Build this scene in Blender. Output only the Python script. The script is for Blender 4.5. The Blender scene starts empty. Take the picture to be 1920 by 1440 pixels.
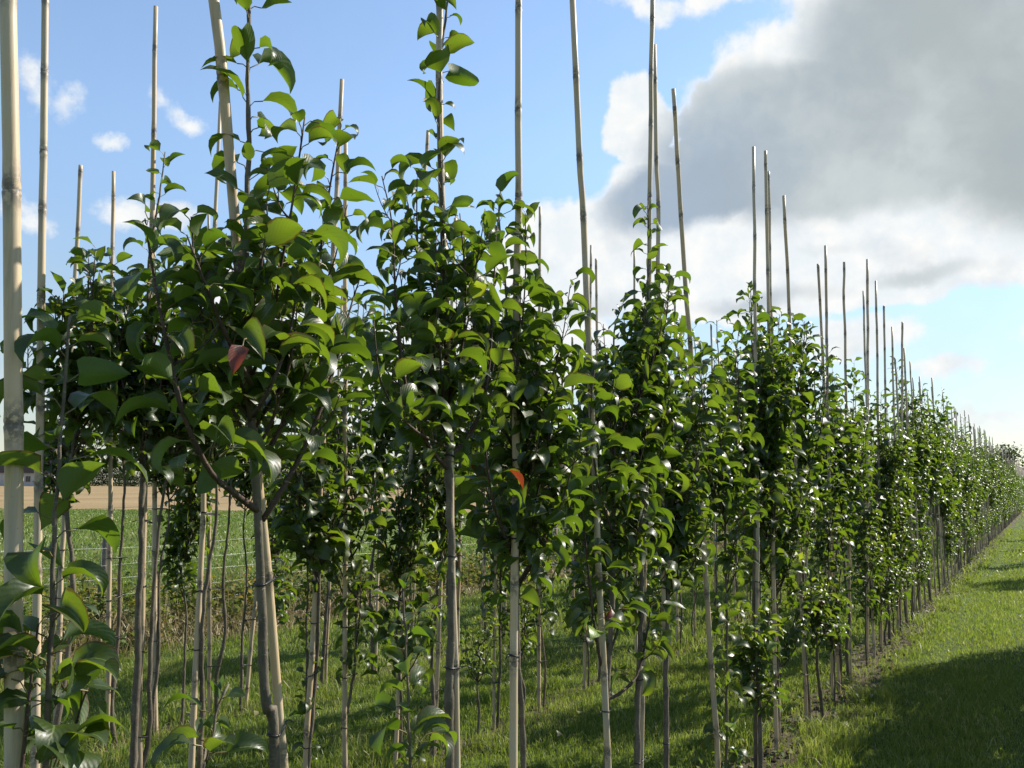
import bpy, math, random
import numpy as np
from mathutils import Matrix, Vector

random.seed(7)
RNG = np.random.default_rng(7)
SC = bpy.context.scene
COL = SC.collection
rad = math.radians

# ------------------------------------------------------------------ camera frame
CAM_H = 1.40
FPX = 1600.0                       # focal length in pixels of a 1920 px wide frame
PITCH = math.atan(189.0 / FPX)
ROLL = math.radians(0.52)           # the camera was held a touch askew
YAW = math.atan(1000.0 * math.cos(PITCH) / FPX)      # rows run along +Y, view turned to the left of them
F3 = np.array([-math.sin(YAW), math.cos(YAW), 0.0])
R3 = np.array([math.cos(YAW), math.sin(YAW), 0.0])
Z3 = np.array([0.0, 0.0, 1.0])
V3 = F3 * math.cos(PITCH) + Z3 * math.sin(PITCH)
U3 = -F3 * math.sin(PITCH) + Z3 * math.cos(PITCH)
RI = R3 * math.cos(ROLL) + U3 * math.sin(ROLL)     # the frame's own right and up
UI = U3 * math.cos(ROLL) - R3 * math.sin(ROLL)
EYE = np.array([0.0, 0.0, CAM_H])
X1, X2, X3 = -1.27, -2.77, -4.30   # the three nursery rows


def ray(px, py):
    return V3 + RI * ((px - 960.0) / FPX) + UI * ((720.0 - py) / FPX)


def on_row(px, py, x):
    """point of the vertical plane of a nursery row"""
    r = ray(px, py)
    return EYE + r * (x / r[0])


def on_ground(px, dist):
    r = F3 + R3 * ((px - 960.0) / FPX)
    return np.array([r[0] * dist, r[1] * dist, 0.0])


def depth_of(p):
    return float(np.dot(np.asarray(p) - EYE, F3))


# ------------------------------------------------------------------ mesh helpers
class MB:
    def __init__(self):
        self.v, self.q, self.t, self.qm, self.tm, self.a, self.n = [], [], [], [], [], [], 0

    def add(self, v, quads=None, tris=None, mat=0, attr=None):
        v = np.asarray(v, dtype=np.float32).reshape(-1, 3)
        if quads is not None and len(quads):
            q = np.asarray(quads, dtype=np.int64) + self.n
            self.q.append(q); self.qm.append(np.full(len(q), mat, dtype=np.int32))
        if tris is not None and len(tris):
            t = np.asarray(tris, dtype=np.int64) + self.n
            self.t.append(t); self.tm.append(np.full(len(t), mat, dtype=np.int32))
        if attr is None:
            attr = np.zeros((len(v), 4), dtype=np.float32)
        self.a.append(np.asarray(attr, dtype=np.float32).reshape(-1, 4))
        self.v.append(v); self.n += len(v)

    def mesh(self, name, mats, smooth=True):
        me = bpy.data.meshes.new(name)
        if not self.v:
            return me
        v = np.concatenate(self.v)
        q = np.concatenate(self.q) if self.q else np.zeros((0, 4), dtype=np.int64)
        t = np.concatenate(self.t) if self.t else np.zeros((0, 3), dtype=np.int64)
        me.vertices.add(len(v)); me.vertices.foreach_set('co', v.ravel())
        nl = len(q) * 4 + len(t) * 3
        me.loops.add(nl)
        me.loops.foreach_set('vertex_index', np.concatenate([q.ravel(), t.ravel()]).astype(np.int32))
        me.polygons.add(len(q) + len(t))
        st = np.concatenate([np.arange(len(q)) * 4, len(q) * 4 + np.arange(len(t)) * 3]).astype(np.int32)
        me.polygons.foreach_set('loop_start', st)
        mi = np.concatenate((self.qm + self.tm) or [np.zeros(0)]).astype(np.int32)
        me.polygons.foreach_set('material_index', mi)
        me.polygons.foreach_set('use_smooth', np.full(len(mi), smooth, dtype=bool))
        for m in mats:
            me.materials.append(m)
        at = me.attributes.new('ld', 'FLOAT_COLOR', 'POINT')
        at.data.foreach_set('color', np.concatenate(self.a).ravel())
        me.update(calc_edges=True)
        return me

    def obj(self, name, mats, parent=None, smooth=True):
        return link(name, self.mesh(name, mats, smooth), parent)


def link(name, data, parent=None):
    o = bpy.data.objects.new(name, data)
    COL.objects.link(o)
    if parent is not None:
        o.parent = parent
    return o


def tag(o, label=None, cat=None, group=None, kind=None):
    if label: o['label'] = label
    if cat: o['category'] = cat
    if group: o['group'] = group
    if kind: o['kind'] = kind
    return o


def empty(name, loc, label, cat, group=None):
    o = link(name, None)
    o.location = [float(c) for c in loc]
    o.empty_display_size = 0.1
    return tag(o, label, cat, group)


def nrm(a):
    a = np.asarray(a, dtype=float)
    return a / (np.linalg.norm(a, axis=-1, keepdims=True) + 1e-12)


def tube(mb, pts, r, sides=8, mat=0, attr=None, cap=True, lump=0.0, rng=None):
    pts = np.asarray(pts, dtype=float)
    n = len(pts)
    r = np.broadcast_to(np.asarray(r, dtype=float), (n,))
    tan = nrm(np.gradient(pts, axis=0))
    ref = np.array([1.0, 0, 0]) if abs(tan[0][0]) < 0.9 else np.array([0, 1.0, 0])
    a = nrm(np.cross(tan[0], ref)); A = []
    for i in range(n):
        a = nrm(a - tan[i] * np.dot(a, tan[i])); A.append(a)
    A = np.array(A); B = np.cross(tan, A)
    ang = np.arange(sides) * 2 * math.pi / sides
    rr = r[:, None] * np.ones((1, sides))
    if lump and rng is not None:
        rr = rr * (1 + lump * rng.standard_normal((n, sides)))
    v = pts[:, None, :] + rr[..., None] * (np.cos(ang)[None, :, None] * A[:, None, :] + np.sin(ang)[None, :, None] * B[:, None, :])
    i, j = np.meshgrid(np.arange(n - 1), np.arange(sides), indexing='ij')
    j2 = (j + 1) % sides
    q = np.stack([i * sides + j, i * sides + j2, (i + 1) * sides + j2, (i + 1) * sides + j], -1).reshape(-1, 4)
    at = None
    if attr is not None:
        at = np.repeat(np.asarray(attr, dtype=np.float32).reshape(n, 4), sides, axis=0)
    tr = []
    v = v.reshape(-1, 3)
    if cap:
        v = np.concatenate([v, pts[:1], pts[-1:]])
        c0, c1 = n * sides, n * sides + 1
        for k in range(sides):
            k2 = (k + 1) % sides
            tr += [(c0, k2, k), (c1, (n - 1) * sides + k, (n - 1) * sides + k2)]
        if at is not None:
            at = np.concatenate([at, at[:1], at[-1:]])
    mb.add(v, q, tr, mat, at)


def smooth_path(pts, step):
    """resample a polyline as a Catmull-Rom curve"""
    p = np.asarray(pts, dtype=float)
    if len(p) == 2:
        n = max(2, int(np.linalg.norm(p[1] - p[0]) / step) + 1)
        return p[0] + (p[1] - p[0]) * np.linspace(0, 1, n)[:, None]
    e = np.concatenate([[2 * p[0] - p[1]], p, [2 * p[-1] - p[-2]]])
    out = []
    for i in range(1, len(e) - 2):
        n = max(2, int(np.linalg.norm(e[i + 1] - e[i]) / step))
        t = np.linspace(0, 1, n, endpoint=False)[:, None]
        out.append(0.5 * (2 * e[i] + (e[i + 1] - e[i - 1]) * t + (2 * e[i - 1] - 5 * e[i] + 4 * e[i + 1] - e[i + 2]) * t ** 2
                          + (3 * e[i] - e[i - 1] - 3 * e[i + 1] + e[i + 2]) * t ** 3))
    out.append(p[-1:])
    return np.concatenate(out)


def arc(p):
    return np.concatenate([[0], np.cumsum(np.linalg.norm(np.diff(p, axis=0), axis=1))])


def at_len(p, s, d):
    return np.stack([np.interp(d, s, p[:, k]) for k in range(3)], -1)


def box(mb, lo, hi, mat=0):
    x0, y0, z0 = lo; x1, y1, z1 = hi
    v = [(x0, y0, z0), (x1, y0, z0), (x1, y1, z0), (x0, y1, z0), (x0, y0, z1), (x1, y0, z1), (x1, y1, z1), (x0, y1, z1)]
    mb.add(v, [(0, 3, 2, 1), (4, 5, 6, 7), (0, 1, 5, 4), (1, 2, 6, 5), (2, 3, 7, 6), (3, 0, 4, 7)], None, mat)


# ------------------------------------------------------------------ materials
class NT:
    def __init__(self, tree):
        self.t = tree; tree.nodes.clear()

    def n(self, typ, **kw):
        nd = self.t.nodes.new(typ)
        for k, v in kw.items():
            if k.startswith('i_'):
                nd.inputs[k[2:].replace('_', ' ')].default_value = v
            else:
                setattr(nd, k, v)
        return nd

    def l(self, a, b):
        self.t.links.new(a, b)

    def put(self, sock, val):
        if hasattr(val, 'is_output') or isinstance(val, bpy.types.NodeSocket):
            self.l(val, sock)
        else:
            sock.default_value = val

    def math(self, op, a, b=None, c=None, clamp=False):
        nd = self.n('ShaderNodeMath', operation=op, use_clamp=clamp)
        self.put(nd.inputs[0], a)
        if b is not None: self.put(nd.inputs[1], b)
        if c is not None: self.put(nd.inputs[2], c)
        return nd.outputs[0]

    def ramp(self, val, a, b, lo=0.0, hi=1.0, mode='SMOOTHSTEP'):
        nd = self.n('ShaderNodeMapRange', interpolation_type=mode)
        self.put(nd.inputs['Value'], val)
        nd.inputs['From Min'].default_value = a; nd.inputs['From Max'].default_value = b
        nd.inputs['To Min'].default_value = lo; nd.inputs['To Max'].default_value = hi
        return nd.outputs[0]

    def mix(self, f, a, b, blend='MIX'):
        nd = self.n('ShaderNodeMix', data_type='RGBA', blend_type=blend)
        self.put(nd.inputs[0], f)
        for s, val in ((nd.inputs[6], a), (nd.inputs[7], b)):
            if isinstance(val, tuple): val = (*val, 1.0) if len(val) == 3 else val
            self.put(s, val)
        return nd.outputs[2]

    def noise(self, vec, scale, detail=4.0, rough=0.55, out=0):
        nd = self.n('ShaderNodeTexNoise')
        if vec is not None: self.l(vec, nd.inputs['Vector'])
        nd.inputs['Scale'].default_value = scale; nd.inputs['Detail'].default_value = detail
        nd.inputs['Roughness'].default_value = rough
        return nd.outputs[out]

    def bsdf(self, col, rough=0.6, spec=0.4, normal=None):
        nd = self.n('ShaderNodeBsdfPrincipled')
        self.put(nd.inputs['Base Color'], (*col, 1.0) if isinstance(col, tuple) else col)
        self.put(nd.inputs['Roughness'], rough)
        nd.inputs['Specular IOR Level'].default_value = spec
        if normal is not None: self.l(normal, nd.inputs['Normal'])
        return nd.outputs[0]

    def bump(self, h, strength=0.3, dist=0.01):
        nd = self.n('ShaderNodeBump')
        nd.inputs['Strength'].default_value = strength; nd.inputs['Distance'].default_value = dist
        self.l(h, nd.inputs['Height'])
        return nd.outputs[0]

    def out(self, s):
        o = self.n('ShaderNodeOutputMaterial'); self.l(s, o.inputs['Surface'])


def material(name):
    m = bpy.data.materials.new(name); m.use_nodes = True
    return m, NT(m.node_tree)


def leafdata(g):
    a = g.n('ShaderNodeAttribute', attribute_name='ld')
    s = g.n('ShaderNodeSeparateColor'); g.l(a.outputs['Color'], s.inputs[0])
    return s.outputs[0], s.outputs[1], s.outputs[2], a.outputs['Alpha']


def leaf_material():
    m, g = material('pear_leaf')
    rnd, s, t, kind = leafdata(g)
    up = g.mix(rnd, (0.016, 0.031, 0.004), (0.036, 0.058, 0.008))
    tcn = g.n('ShaderNodeTexCoord')
    blotch = g.noise(tcn.outputs['Object'], 60, 3)
    up = g.mix(g.ramp(blotch, 0.35, 0.75, 0.0, 0.45), up, (0.036, 0.068, 0.011))
    under = g.mix(rnd, (0.060, 0.098, 0.032), (0.085, 0.125, 0.046))
    a = g.math('ABSOLUTE', g.math('SUBTRACT', s, 0.5))
    rib = g.ramp(a, 0.012, 0.035, 1.0, 0.0)
    # side veins run obliquely from the midrib
    vein = g.math('SINE', g.math('MULTIPLY', g.math('SUBTRACT', t, g.math('MULTIPLY', a, 0.7)), 62.0))
    veinm = g.ramp(vein, 0.75, 1.0, 0.0, 0.35)
    up = g.mix(g.math('MAXIMUM', rib, g.math('MULTIPLY', veinm, 0.3)), up, (0.11, 0.16, 0.045))
    yel = g.ramp(kind, 0.3, 0.5); red = g.ramp(kind, 0.75, 0.9)
    up = g.mix(yel, up, (0.15, 0.24, 0.02))
    redc = g.mix(g.ramp(blotch, 0.45, 0.6), (0.17, 0.035, 0.014), (0.055, 0.022, 0.012))
    up = g.mix(red, up, redc)
    under = g.mix(yel, under, (0.24, 0.30, 0.05)); under = g.mix(red, under, (0.36, 0.06, 0.03))
    tr = g.mix(rnd, (0.125, 0.225, 0.008), (0.215, 0.315, 0.016))
    tr = g.mix(g.math('MULTIPLY', veinm, 0.7), tr, (0.09, 0.17, 0.008))
    tr = g.mix(yel, tr, (0.42, 0.52, 0.03)); tr = g.mix(red, tr, (0.26, 0.045, 0.012))
    spots = g.ramp(g.noise(tcn.outputs['Object'], 170, 2), 0.70, 0.74, 0.0, 0.7)
    scorch = g.math('MULTIPLY', g.ramp(g.math('ADD', a, g.math('MULTIPLY', blotch, 0.16)), 0.49, 0.55), g.ramp(rnd, 0.62, 0.7))
    mark = g.math('MAXIMUM', spots, g.math('MULTIPLY', scorch, 0.8))
    up = g.mix(mark, up, (0.075, 0.045, 0.018)); under = g.mix(mark, under, (0.10, 0.065, 0.03)); tr = g.mix(mark, tr, (0.10, 0.05, 0.01))
    geo = g.n('ShaderNodeNewGeometry')
    bf = geo.outputs['Backfacing']
    col = g.mix(bf, up, under)
    rough = g.math('ADD', 0.45, g.math('MULTIPLY', bf, 0.22))
    h = g.math('ADD', g.math('MULTIPLY', vein, 0.18), g.math('MULTIPLY', blotch, 1.6))
    bmp = g.bump(h, 0.25, 0.002)
    p = g.bsdf(col, rough, 0.52, bmp)
    p.node.inputs['Coat Roughness'].default_value = 0.2
    g.l(g.math('SUBTRACT', 0.09, g.math('MULTIPLY', bf, 0.085)), p.node.inputs['Coat Weight'])
    tl = g.n('ShaderNodeBsdfTranslucent'); g.l(tr, tl.inputs['Color'])
    mx = g.n('ShaderNodeMixShader'); mx.inputs[0].default_value = 0.37
    g.l(p, mx.inputs[1]); g.l(tl.outputs[0], mx.inputs[2])
    g.out(mx.outputs[0])
    return m


def simple_leaf(name, c0, c1, tcol, f=0.3):
    m, g = material(name)
    rnd, s, t, kind = leafdata(g)
    col = g.mix(rnd, c0, c1)
    p = g.bsdf(col, 0.5, 0.35)
    tl = g.n('ShaderNodeBsdfTranslucent'); g.put(tl.inputs['Color'], (*tcol, 1))
    g.l(g.mix(0.5, col, tcol), tl.inputs['Color'])
    mx = g.n('ShaderNodeMixShader'); mx.inputs[0].default_value = f
    g.l(p, mx.inputs[1]); g.l(tl.outputs[0], mx.inputs[2]); g.out(mx.outputs[0])
    return m


def grass_material(name, stops, tcol, f=0.35):
    """stops: colours picked by the blade's own random number; attr = (rnd, dry, height, patch)"""
    m, g = material(name)
    rnd, dry, h, patch = leafdata(g)
    col = g.mix(rnd, stops[0], stops[1])
    col = g.mix(patch, col, stops[2])
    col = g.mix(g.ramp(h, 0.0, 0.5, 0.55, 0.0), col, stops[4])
    col = g.mix(dry, col, stops[3])
    p = g.bsdf(col, 0.65 if name == 'weed_leaf' else 0.42, 0.2 if name == 'weed_leaf' else 0.4)
    tl = g.n('ShaderNodeBsdfTranslucent')
    g.l(g.mix(0.6, col, tcol), tl.inputs['Color'])
    mx = g.n('ShaderNodeMixShader'); mx.inputs[0].default_value = f
    g.l(p, mx.inputs[1]); g.l(tl.outputs[0], mx.inputs[2]); g.out(mx.outputs[0])
    return m


def bark_material(name, c0, c1, c2, scale=45):
    m, g = material(name)
    tcn = g.n('ShaderNodeTexCoord')
    mp = g.n('ShaderNodeMapping'); mp.inputs['Scale'].default_value = (1, 1, 0.45)
    g.l(tcn.outputs['Object'], mp.inputs['Vector'])
    n1 = g.noise(mp.outputs[0], scale, 6, 0.65); n2 = g.noise(mp.outputs[0], scale * 5, 3)
    n3 = g.noise(tcn.outputs['Object'], 9, 3)
    col = g.mix(g.ramp(n1, 0.35, 0.7), c0, c1)
    col = g.mix(g.ramp(n3, 0.5, 0.72, 0, 0.6), col, c2)
    mp2 = g.n('ShaderNodeMapping'); mp2.inputs['Scale'].default_value = (1, 1, 3.5); g.l(tcn.outputs['Object'], mp2.inputs['Vector'])
    len_ = g.ramp(g.noise(mp2.outputs[0], scale * 1.6, 2), 0.62, 0.70)       # lenticels across the stem
    col = g.mix(g.math('MULTIPLY', len_, 0.55), col, (0.26, 0.235, 0.18))
    alg = g.ramp(g.noise(tcn.outputs['Object'], 14, 4), 0.55, 0.7, 0, 0.35)
    col = g.mix(alg, col, (0.075, 0.085, 0.04))
    h = g.math('ADD', g.math('ADD', n1, g.math('MULTIPLY', n2, 0.5)), g.math('MULTIPLY', len_, 0.4))
    g.out(g.bsdf(col, 0.75, 0.3, g.bump(h, 0.6, 0.004)))
    return m


def bamboo_material():
    m, g = material('bamboo')
    node, along, rr, _ = leafdata(g)       # (node mask, 0, stake random, 0)
    tcn = g.n('ShaderNodeTexCoord')
    mp = g.n('ShaderNodeMapping'); mp.inputs['Scale'].default_value = (1, 1, 0.03)
    g.l(tcn.outputs['Object'], mp.inputs['Vector'])
    st = g.noise(mp.outputs[0], 160, 5, 0.6)
    sp = g.noise(tcn.outputs['Object'], 70, 5, 0.7)
    big = g.noise(tcn.outputs['Object'], 5, 3)
    oi = g.n('ShaderNodeObjectInfo')
    base = g.mix(oi.outputs['Random'], (0.52, 0.41, 0.265), (0.46, 0.32, 0.165))
    base = g.mix(g.ramp(big, 0.4, 0.75, 0.0, 0.55), base, (0.47, 0.44, 0.36))
    base = g.mix(g.ramp(st, 0.50, 0.72, 0.0, 0.5), base, (0.33, 0.25, 0.16))
    dark = g.math('MULTIPLY', g.ramp(node, 0.02, 0.8), g.ramp(sp, 0.40, 0.54))
    base = g.mix(g.math('MULTIPLY', dark, 0.85), base, (0.07, 0.06, 0.05))
    base = g.mix(g.ramp(node, 0.86, 0.98, 0, 0.75), base, (0.09, 0.075, 0.06))
    base = g.mix(g.ramp(sp, 0.66, 0.74, 0, 0.55), base, (0.14, 0.11, 0.08))
    grime = g.noise(mp.outputs[0], 38, 6, 0.7)
    base = g.mix(g.ramp(grime, 0.46, 0.68, 0, 0.6), base, (0.26, 0.235, 0.19))
    g.out(g.bsdf(base, 0.48, 0.35, g.bump(g.math('ADD', st, g.math('MULTIPLY', sp, 0.4)), 0.15, 0.002)))
    return m


def flat_material(name, col, rough=0.6, spec=0.3, scale=30, var=0.35):
    m, g = material(name)
    tcn = g.n('ShaderNodeTexCoord')
    n1 = g.noise(tcn.outputs['Object'], scale, 5)
    c = g.mix(g.ramp(n1, 0.3, 0.7, 0, var), col, tuple(x * 0.55 for x in col))
    g.out(g.bsdf(c, rough, spec, g.bump(n1, 0.2, 0.01)))
    return m


M_LEAF = leaf_material()
M_PETIOLE = flat_material('petiole', (0.16, 0.13, 0.045), 0.5, 0.4)
M_BARK = bark_material('pear_bark', (0.075, 0.062, 0.045), (0.15, 0.125, 0.088), (0.20, 0.17, 0.12))
M_SHOOT = bark_material('pear_shoot', (0.045, 0.028, 0.022), (0.085, 0.055, 0.038), (0.06, 0.045, 0.03), 60)
M_BAMBOO = bamboo_material()
M_TIE = flat_material('black_tie', (0.012, 0.012, 0.013), 0.4, 0.5)
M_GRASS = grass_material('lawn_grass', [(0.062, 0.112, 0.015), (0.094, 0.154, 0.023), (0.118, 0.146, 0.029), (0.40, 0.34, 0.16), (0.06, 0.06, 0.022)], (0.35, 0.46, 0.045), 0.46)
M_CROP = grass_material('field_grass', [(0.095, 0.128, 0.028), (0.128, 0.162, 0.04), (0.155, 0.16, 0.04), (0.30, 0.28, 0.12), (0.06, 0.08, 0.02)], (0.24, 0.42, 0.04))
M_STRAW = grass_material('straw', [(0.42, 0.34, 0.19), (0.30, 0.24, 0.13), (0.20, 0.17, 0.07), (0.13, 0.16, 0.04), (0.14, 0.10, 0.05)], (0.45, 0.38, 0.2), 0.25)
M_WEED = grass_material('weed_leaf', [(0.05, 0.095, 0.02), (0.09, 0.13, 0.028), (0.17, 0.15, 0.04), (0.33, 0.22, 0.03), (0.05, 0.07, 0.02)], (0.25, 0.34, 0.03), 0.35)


# ------------------------------------------------------------------ leaves
def leaf_shape(t):
    w = np.sin(np.pi * np.clip(t, 0, 1) ** 0.74) ** 0.86 * (1.15 - 0.34 * t)
    w = np.where(t > 0.78, w * (1 - 0.5 * (t - 0.78) / 0.22), w)
    return np.maximum(w, np.where(t > 0.5, 0.004, 0.05))


def add_leaves(mb, P, az, elev, L, rng, T=7, C=5, kind=None, pl=None, kap=None, mat=0, pmat=1, wid=0.29):
    """pear leaves: a bent petiole, a blade folded along its midrib that arches over and hangs"""
    N = len(P)
    if N == 0:
        return
    P = np.asarray(P, dtype=float)
    O = np.stack([np.cos(az), np.sin(az), np.zeros(N)], -1)
    S = np.stack([np.sin(az), -np.cos(az), np.zeros(N)], -1)
    U = np.broadcast_to(Z3, (N, 3))
    roll = rng.normal(0, 0.45, N)
    S2 = S * np.cos(roll)[:, None] + U * np.sin(roll)[:, None]
    U2 = -S * np.sin(roll)[:, None] + U * np.cos(roll)[:, None]
    if pl is None: pl = L * rng.uniform(0.28, 0.55, N)
    e1 = elev + rng.normal(-0.1, 0.25, N)
    B = P + pl[:, None] * (O * np.cos(elev)[:, None] + U * np.sin(elev)[:, None])
    if kap is None: kap = np.clip(rng.normal(2.15, 0.7, N), 0.3, 3.5)
    W = L * rng.uniform(wid * 0.88, wid * 1.12, N)
    fold = rng.uniform(0.08, 0.95, N)
    t = 1 - (1 - np.linspace(0, 1, T)) ** 1.35
    tm = (t[1:] + t[:-1]) / 2
    ph = e1[:, None] - kap[:, None] * tm[None, :] ** 1.15
    step = L[:, None] * np.diff(t)[None, :]
    dl = np.cos(ph)[..., None] * O[:, None, :] + np.sin(ph)[..., None] * U2[:, None, :]
    c = np.concatenate([np.zeros((N, 1, 3)), np.cumsum(dl * step[..., None], axis=1)], axis=1) + B[:, None, :]
    pv = e1[:, None] - kap[:, None] * t[None, :] ** 1.15
    nv = -np.sin(pv)[..., None] * O[:, None, :] + np.cos(pv)[..., None] * U2[:, None, :]
    s = np.linspace(-1, 1, C)
    w = W[:, None] * leaf_shape(t)[None, :]
    wave = rng.uniform(0, 6.28, N)
    ruff = 0.13 * np.sin(t[None, :, None] * 9.0 + wave[:, None, None] + 1.7 * s[None, None, :]) * np.abs(s)[None, None, :]
    cup = (np.abs(s) ** 1.0)[None, None, :] * np.sin(fold)[:, None, None] + ruff
    v = (c[:, :, None, :] + S2[:, None, None, :] * (w[:, :, None] * s[None, None, :] * np.cos(fold)[:, None, None])[..., None]
         + nv[:, :, None, :] * (w[:, :, None] * cup)[..., None])
    if kind is None: kind = np.zeros(N)
    rr = rng.random(N)
    at = np.empty((N, T, C, 4), dtype=np.float32)
    at[..., 0] = rr[:, None, None]; at[..., 1] = (s * 0.5 + 0.5)[None, None, :]; at[..., 2] = t[None, :, None]; at[..., 3] = kind[:, None, None]
    i, j = np.meshgrid(np.arange(T - 1), np.arange(C - 1), indexing='ij')
    q = np.stack([i * C + j, i * C + j + 1, (i + 1) * C + j + 1, (i + 1) * C + j], -1).reshape(-1, 4)
    Q = (q[None] + (np.arange(N) * T * C)[:, None, None]).reshape(-1, 4)
    mb.add(v.reshape(-1, 3), Q, None, mat, at.reshape(-1, 4))
    # petioles: three-sided, three rings
    if pmat is not None:
        mid = P + 0.55 * pl[:, None] * (O * np.cos(elev + 0.35)[:, None] + U * np.sin(elev + 0.35)[:, None])
        rings = np.stack([P, mid, B], 1)
        r = (0.0011 + 0.006 * L)[:, None] * np.array([1.1, 0.8, 0.9])[None, :]
        an = np.arange(3) * 2 * math.pi / 3
        pv = rings[:, :, None, :] + r[:, :, None, None] * (np.cos(an)[None, None, :, None] * S[:, None, None, :] + np.sin(an)[None, None, :, None] * U[:, None, None, :])
        i, j = np.meshgrid(np.arange(2), np.arange(3), indexing='ij'); j2 = (j + 1) % 3
        q = np.stack([i * 3 + j, i * 3 + j2, (i + 1) * 3 + j2, (i + 1) * 3 + j], -1).reshape(-1, 4)
        Q = (q[None] + (np.arange(N) * 9)[:, None, None]).reshape(-1, 4)
        mb.add(pv.reshape(-1, 3), Q, None, pmat)


def shoot_leaves(mb, path, rng, start=0.0, spacing=0.026, size=0.078, T=7, C=5, spur=0.0, kindf=None, tipscale=0.7, az0=None, spur_to=0.6):
    """leaves in a spiral along a shoot, getting smaller to the tip, plus spur rosettes on older wood"""
    s = arc(path); Lt = s[-1]
    if Lt - start < 0.01:
        return
    d = start + np.cumsum(rng.uniform(0.6, 1.4, int((Lt - start) / spacing) + 2) * spacing)
    d = d[d < Lt]
    n = len(d)
    if n == 0:
        return
    a0 = rng.uniform(0, 6.28) if az0 is None else az0
    az = a0 + np.arange(n) * 2.39996 + rng.normal(0, 0.25, n)
    tipd = (Lt - d) / max(Lt, 0.01)
    L = size * rng.normal(1, 0.24, n).clip(0.5, 1.45) * (tipscale + (1 - tipscale) * np.clip((Lt - d) / 0.25, 0, 1))
    el = rng.normal(0.72, 0.28, n) + 0.25 * (1 - np.clip((Lt - d) / 0.12, 0, 1))
    P = at_len(path, s, d)
    if spur > 0:
        ns = int((Lt - start) * spur * spur_to / 0.75)
        if ns:
            ds = rng.uniform(start, max(start + 0.01, start + (Lt - start) * spur_to), ns)
            k = rng.integers(3, 6, ns)
            ds = np.repeat(ds, k)
            P2 = at_len(path, s, ds); a2 = np.repeat(rng.uniform(0, 6.28, ns), k) + rng.normal(0, 0.85, len(ds))
            off = rng.uniform(0.008, 0.03, ns).repeat(k)
            P2 = P2 + np.stack([np.cos(a2) * off, np.sin(a2) * off, off * 0.5], -1)
            P = np.concatenate([P, P2]); az = np.concatenate([az, a2]); el = np.concatenate([el, rng.normal(0.45, 0.45, len(ds))])
            L = np.concatenate([L, size * rng.normal(0.95, 0.2, len(ds)).clip(0.45, 1.3)])
    kd = np.zeros(len(P))
    u = rng.random(len(P))
    kd[u > 0.9998] = 1.0
    kd[(u < 0.006)] = 0.5
    if kindf is not None:
        kd = kindf(P, kd, rng)
    add_leaves(mb, P, az, el, L, rng, T, C, kd)


def wood(mb, path, r0, r1, rng, sides=8, mat=0, bump=0.16, taper=0.9):
    p = np.array(path)
    s = arc(p); n = len(p)
    r = r0 + (r1 - r0) * (s / max(s[-1], 1e-6)) ** taper
    # swollen nodes with a bud scar now and then
    nb = int(s[-1] / 0.07)
    for c in rng.uniform(0, s[-1], nb):
        r = r * (1 + bump * np.exp(-((s - c) / 0.011) ** 2) * rng.uniform(0.3, 1.9))
    tube(mb, p, r, sides, mat, None, True, 0.035, rng)


def rand_branch(base, az, length, a0, a1, rng, n=7, wob=0.02):
    """ascending branch: a0 / a1 = angle from the vertical at start / end"""
    pts = [np.array(base, dtype=float)]
    for i in range(n):
        f = i / (n - 1)
        a = a0 + (a1 - a0) * f ** 0.7
        az2 = az + rng.normal(0, 0.12)
        d = np.array([math.sin(a) * math.cos(az2), math.sin(a) * math.sin(az2), math.cos(a)])
        pts.append(pts[-1] + d * length / n + rng.normal(0, wob * length / n, 3))
    return np.array(pts)


# ------------------------------------------------------------------ sun and sky direction
SUN_AZ_FROM_Y = YAW * -1 + rad(60)          # 60 degrees right of the view, clockwise from the rows (+Y)
SUN_EL = rad(38)
SUN_DIR = np.array([math.sin(SUN_AZ_FROM_Y) * math.cos(SUN_EL), math.cos(SUN_AZ_FROM_Y) * math.cos(SUN_EL), math.sin(SUN_EL)])
sun = bpy.data.lights.new('sun', 'SUN'); sun.energy = 5.0; sun.angle = rad(0.53); sun.color = (1.0, 0.93, 0.82)
so = link('sun', sun); so.rotation_euler = Vector(-SUN_DIR).to_track_quat('-Z', 'Y').to_euler(); so.location = (20, 30, 40)


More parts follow.
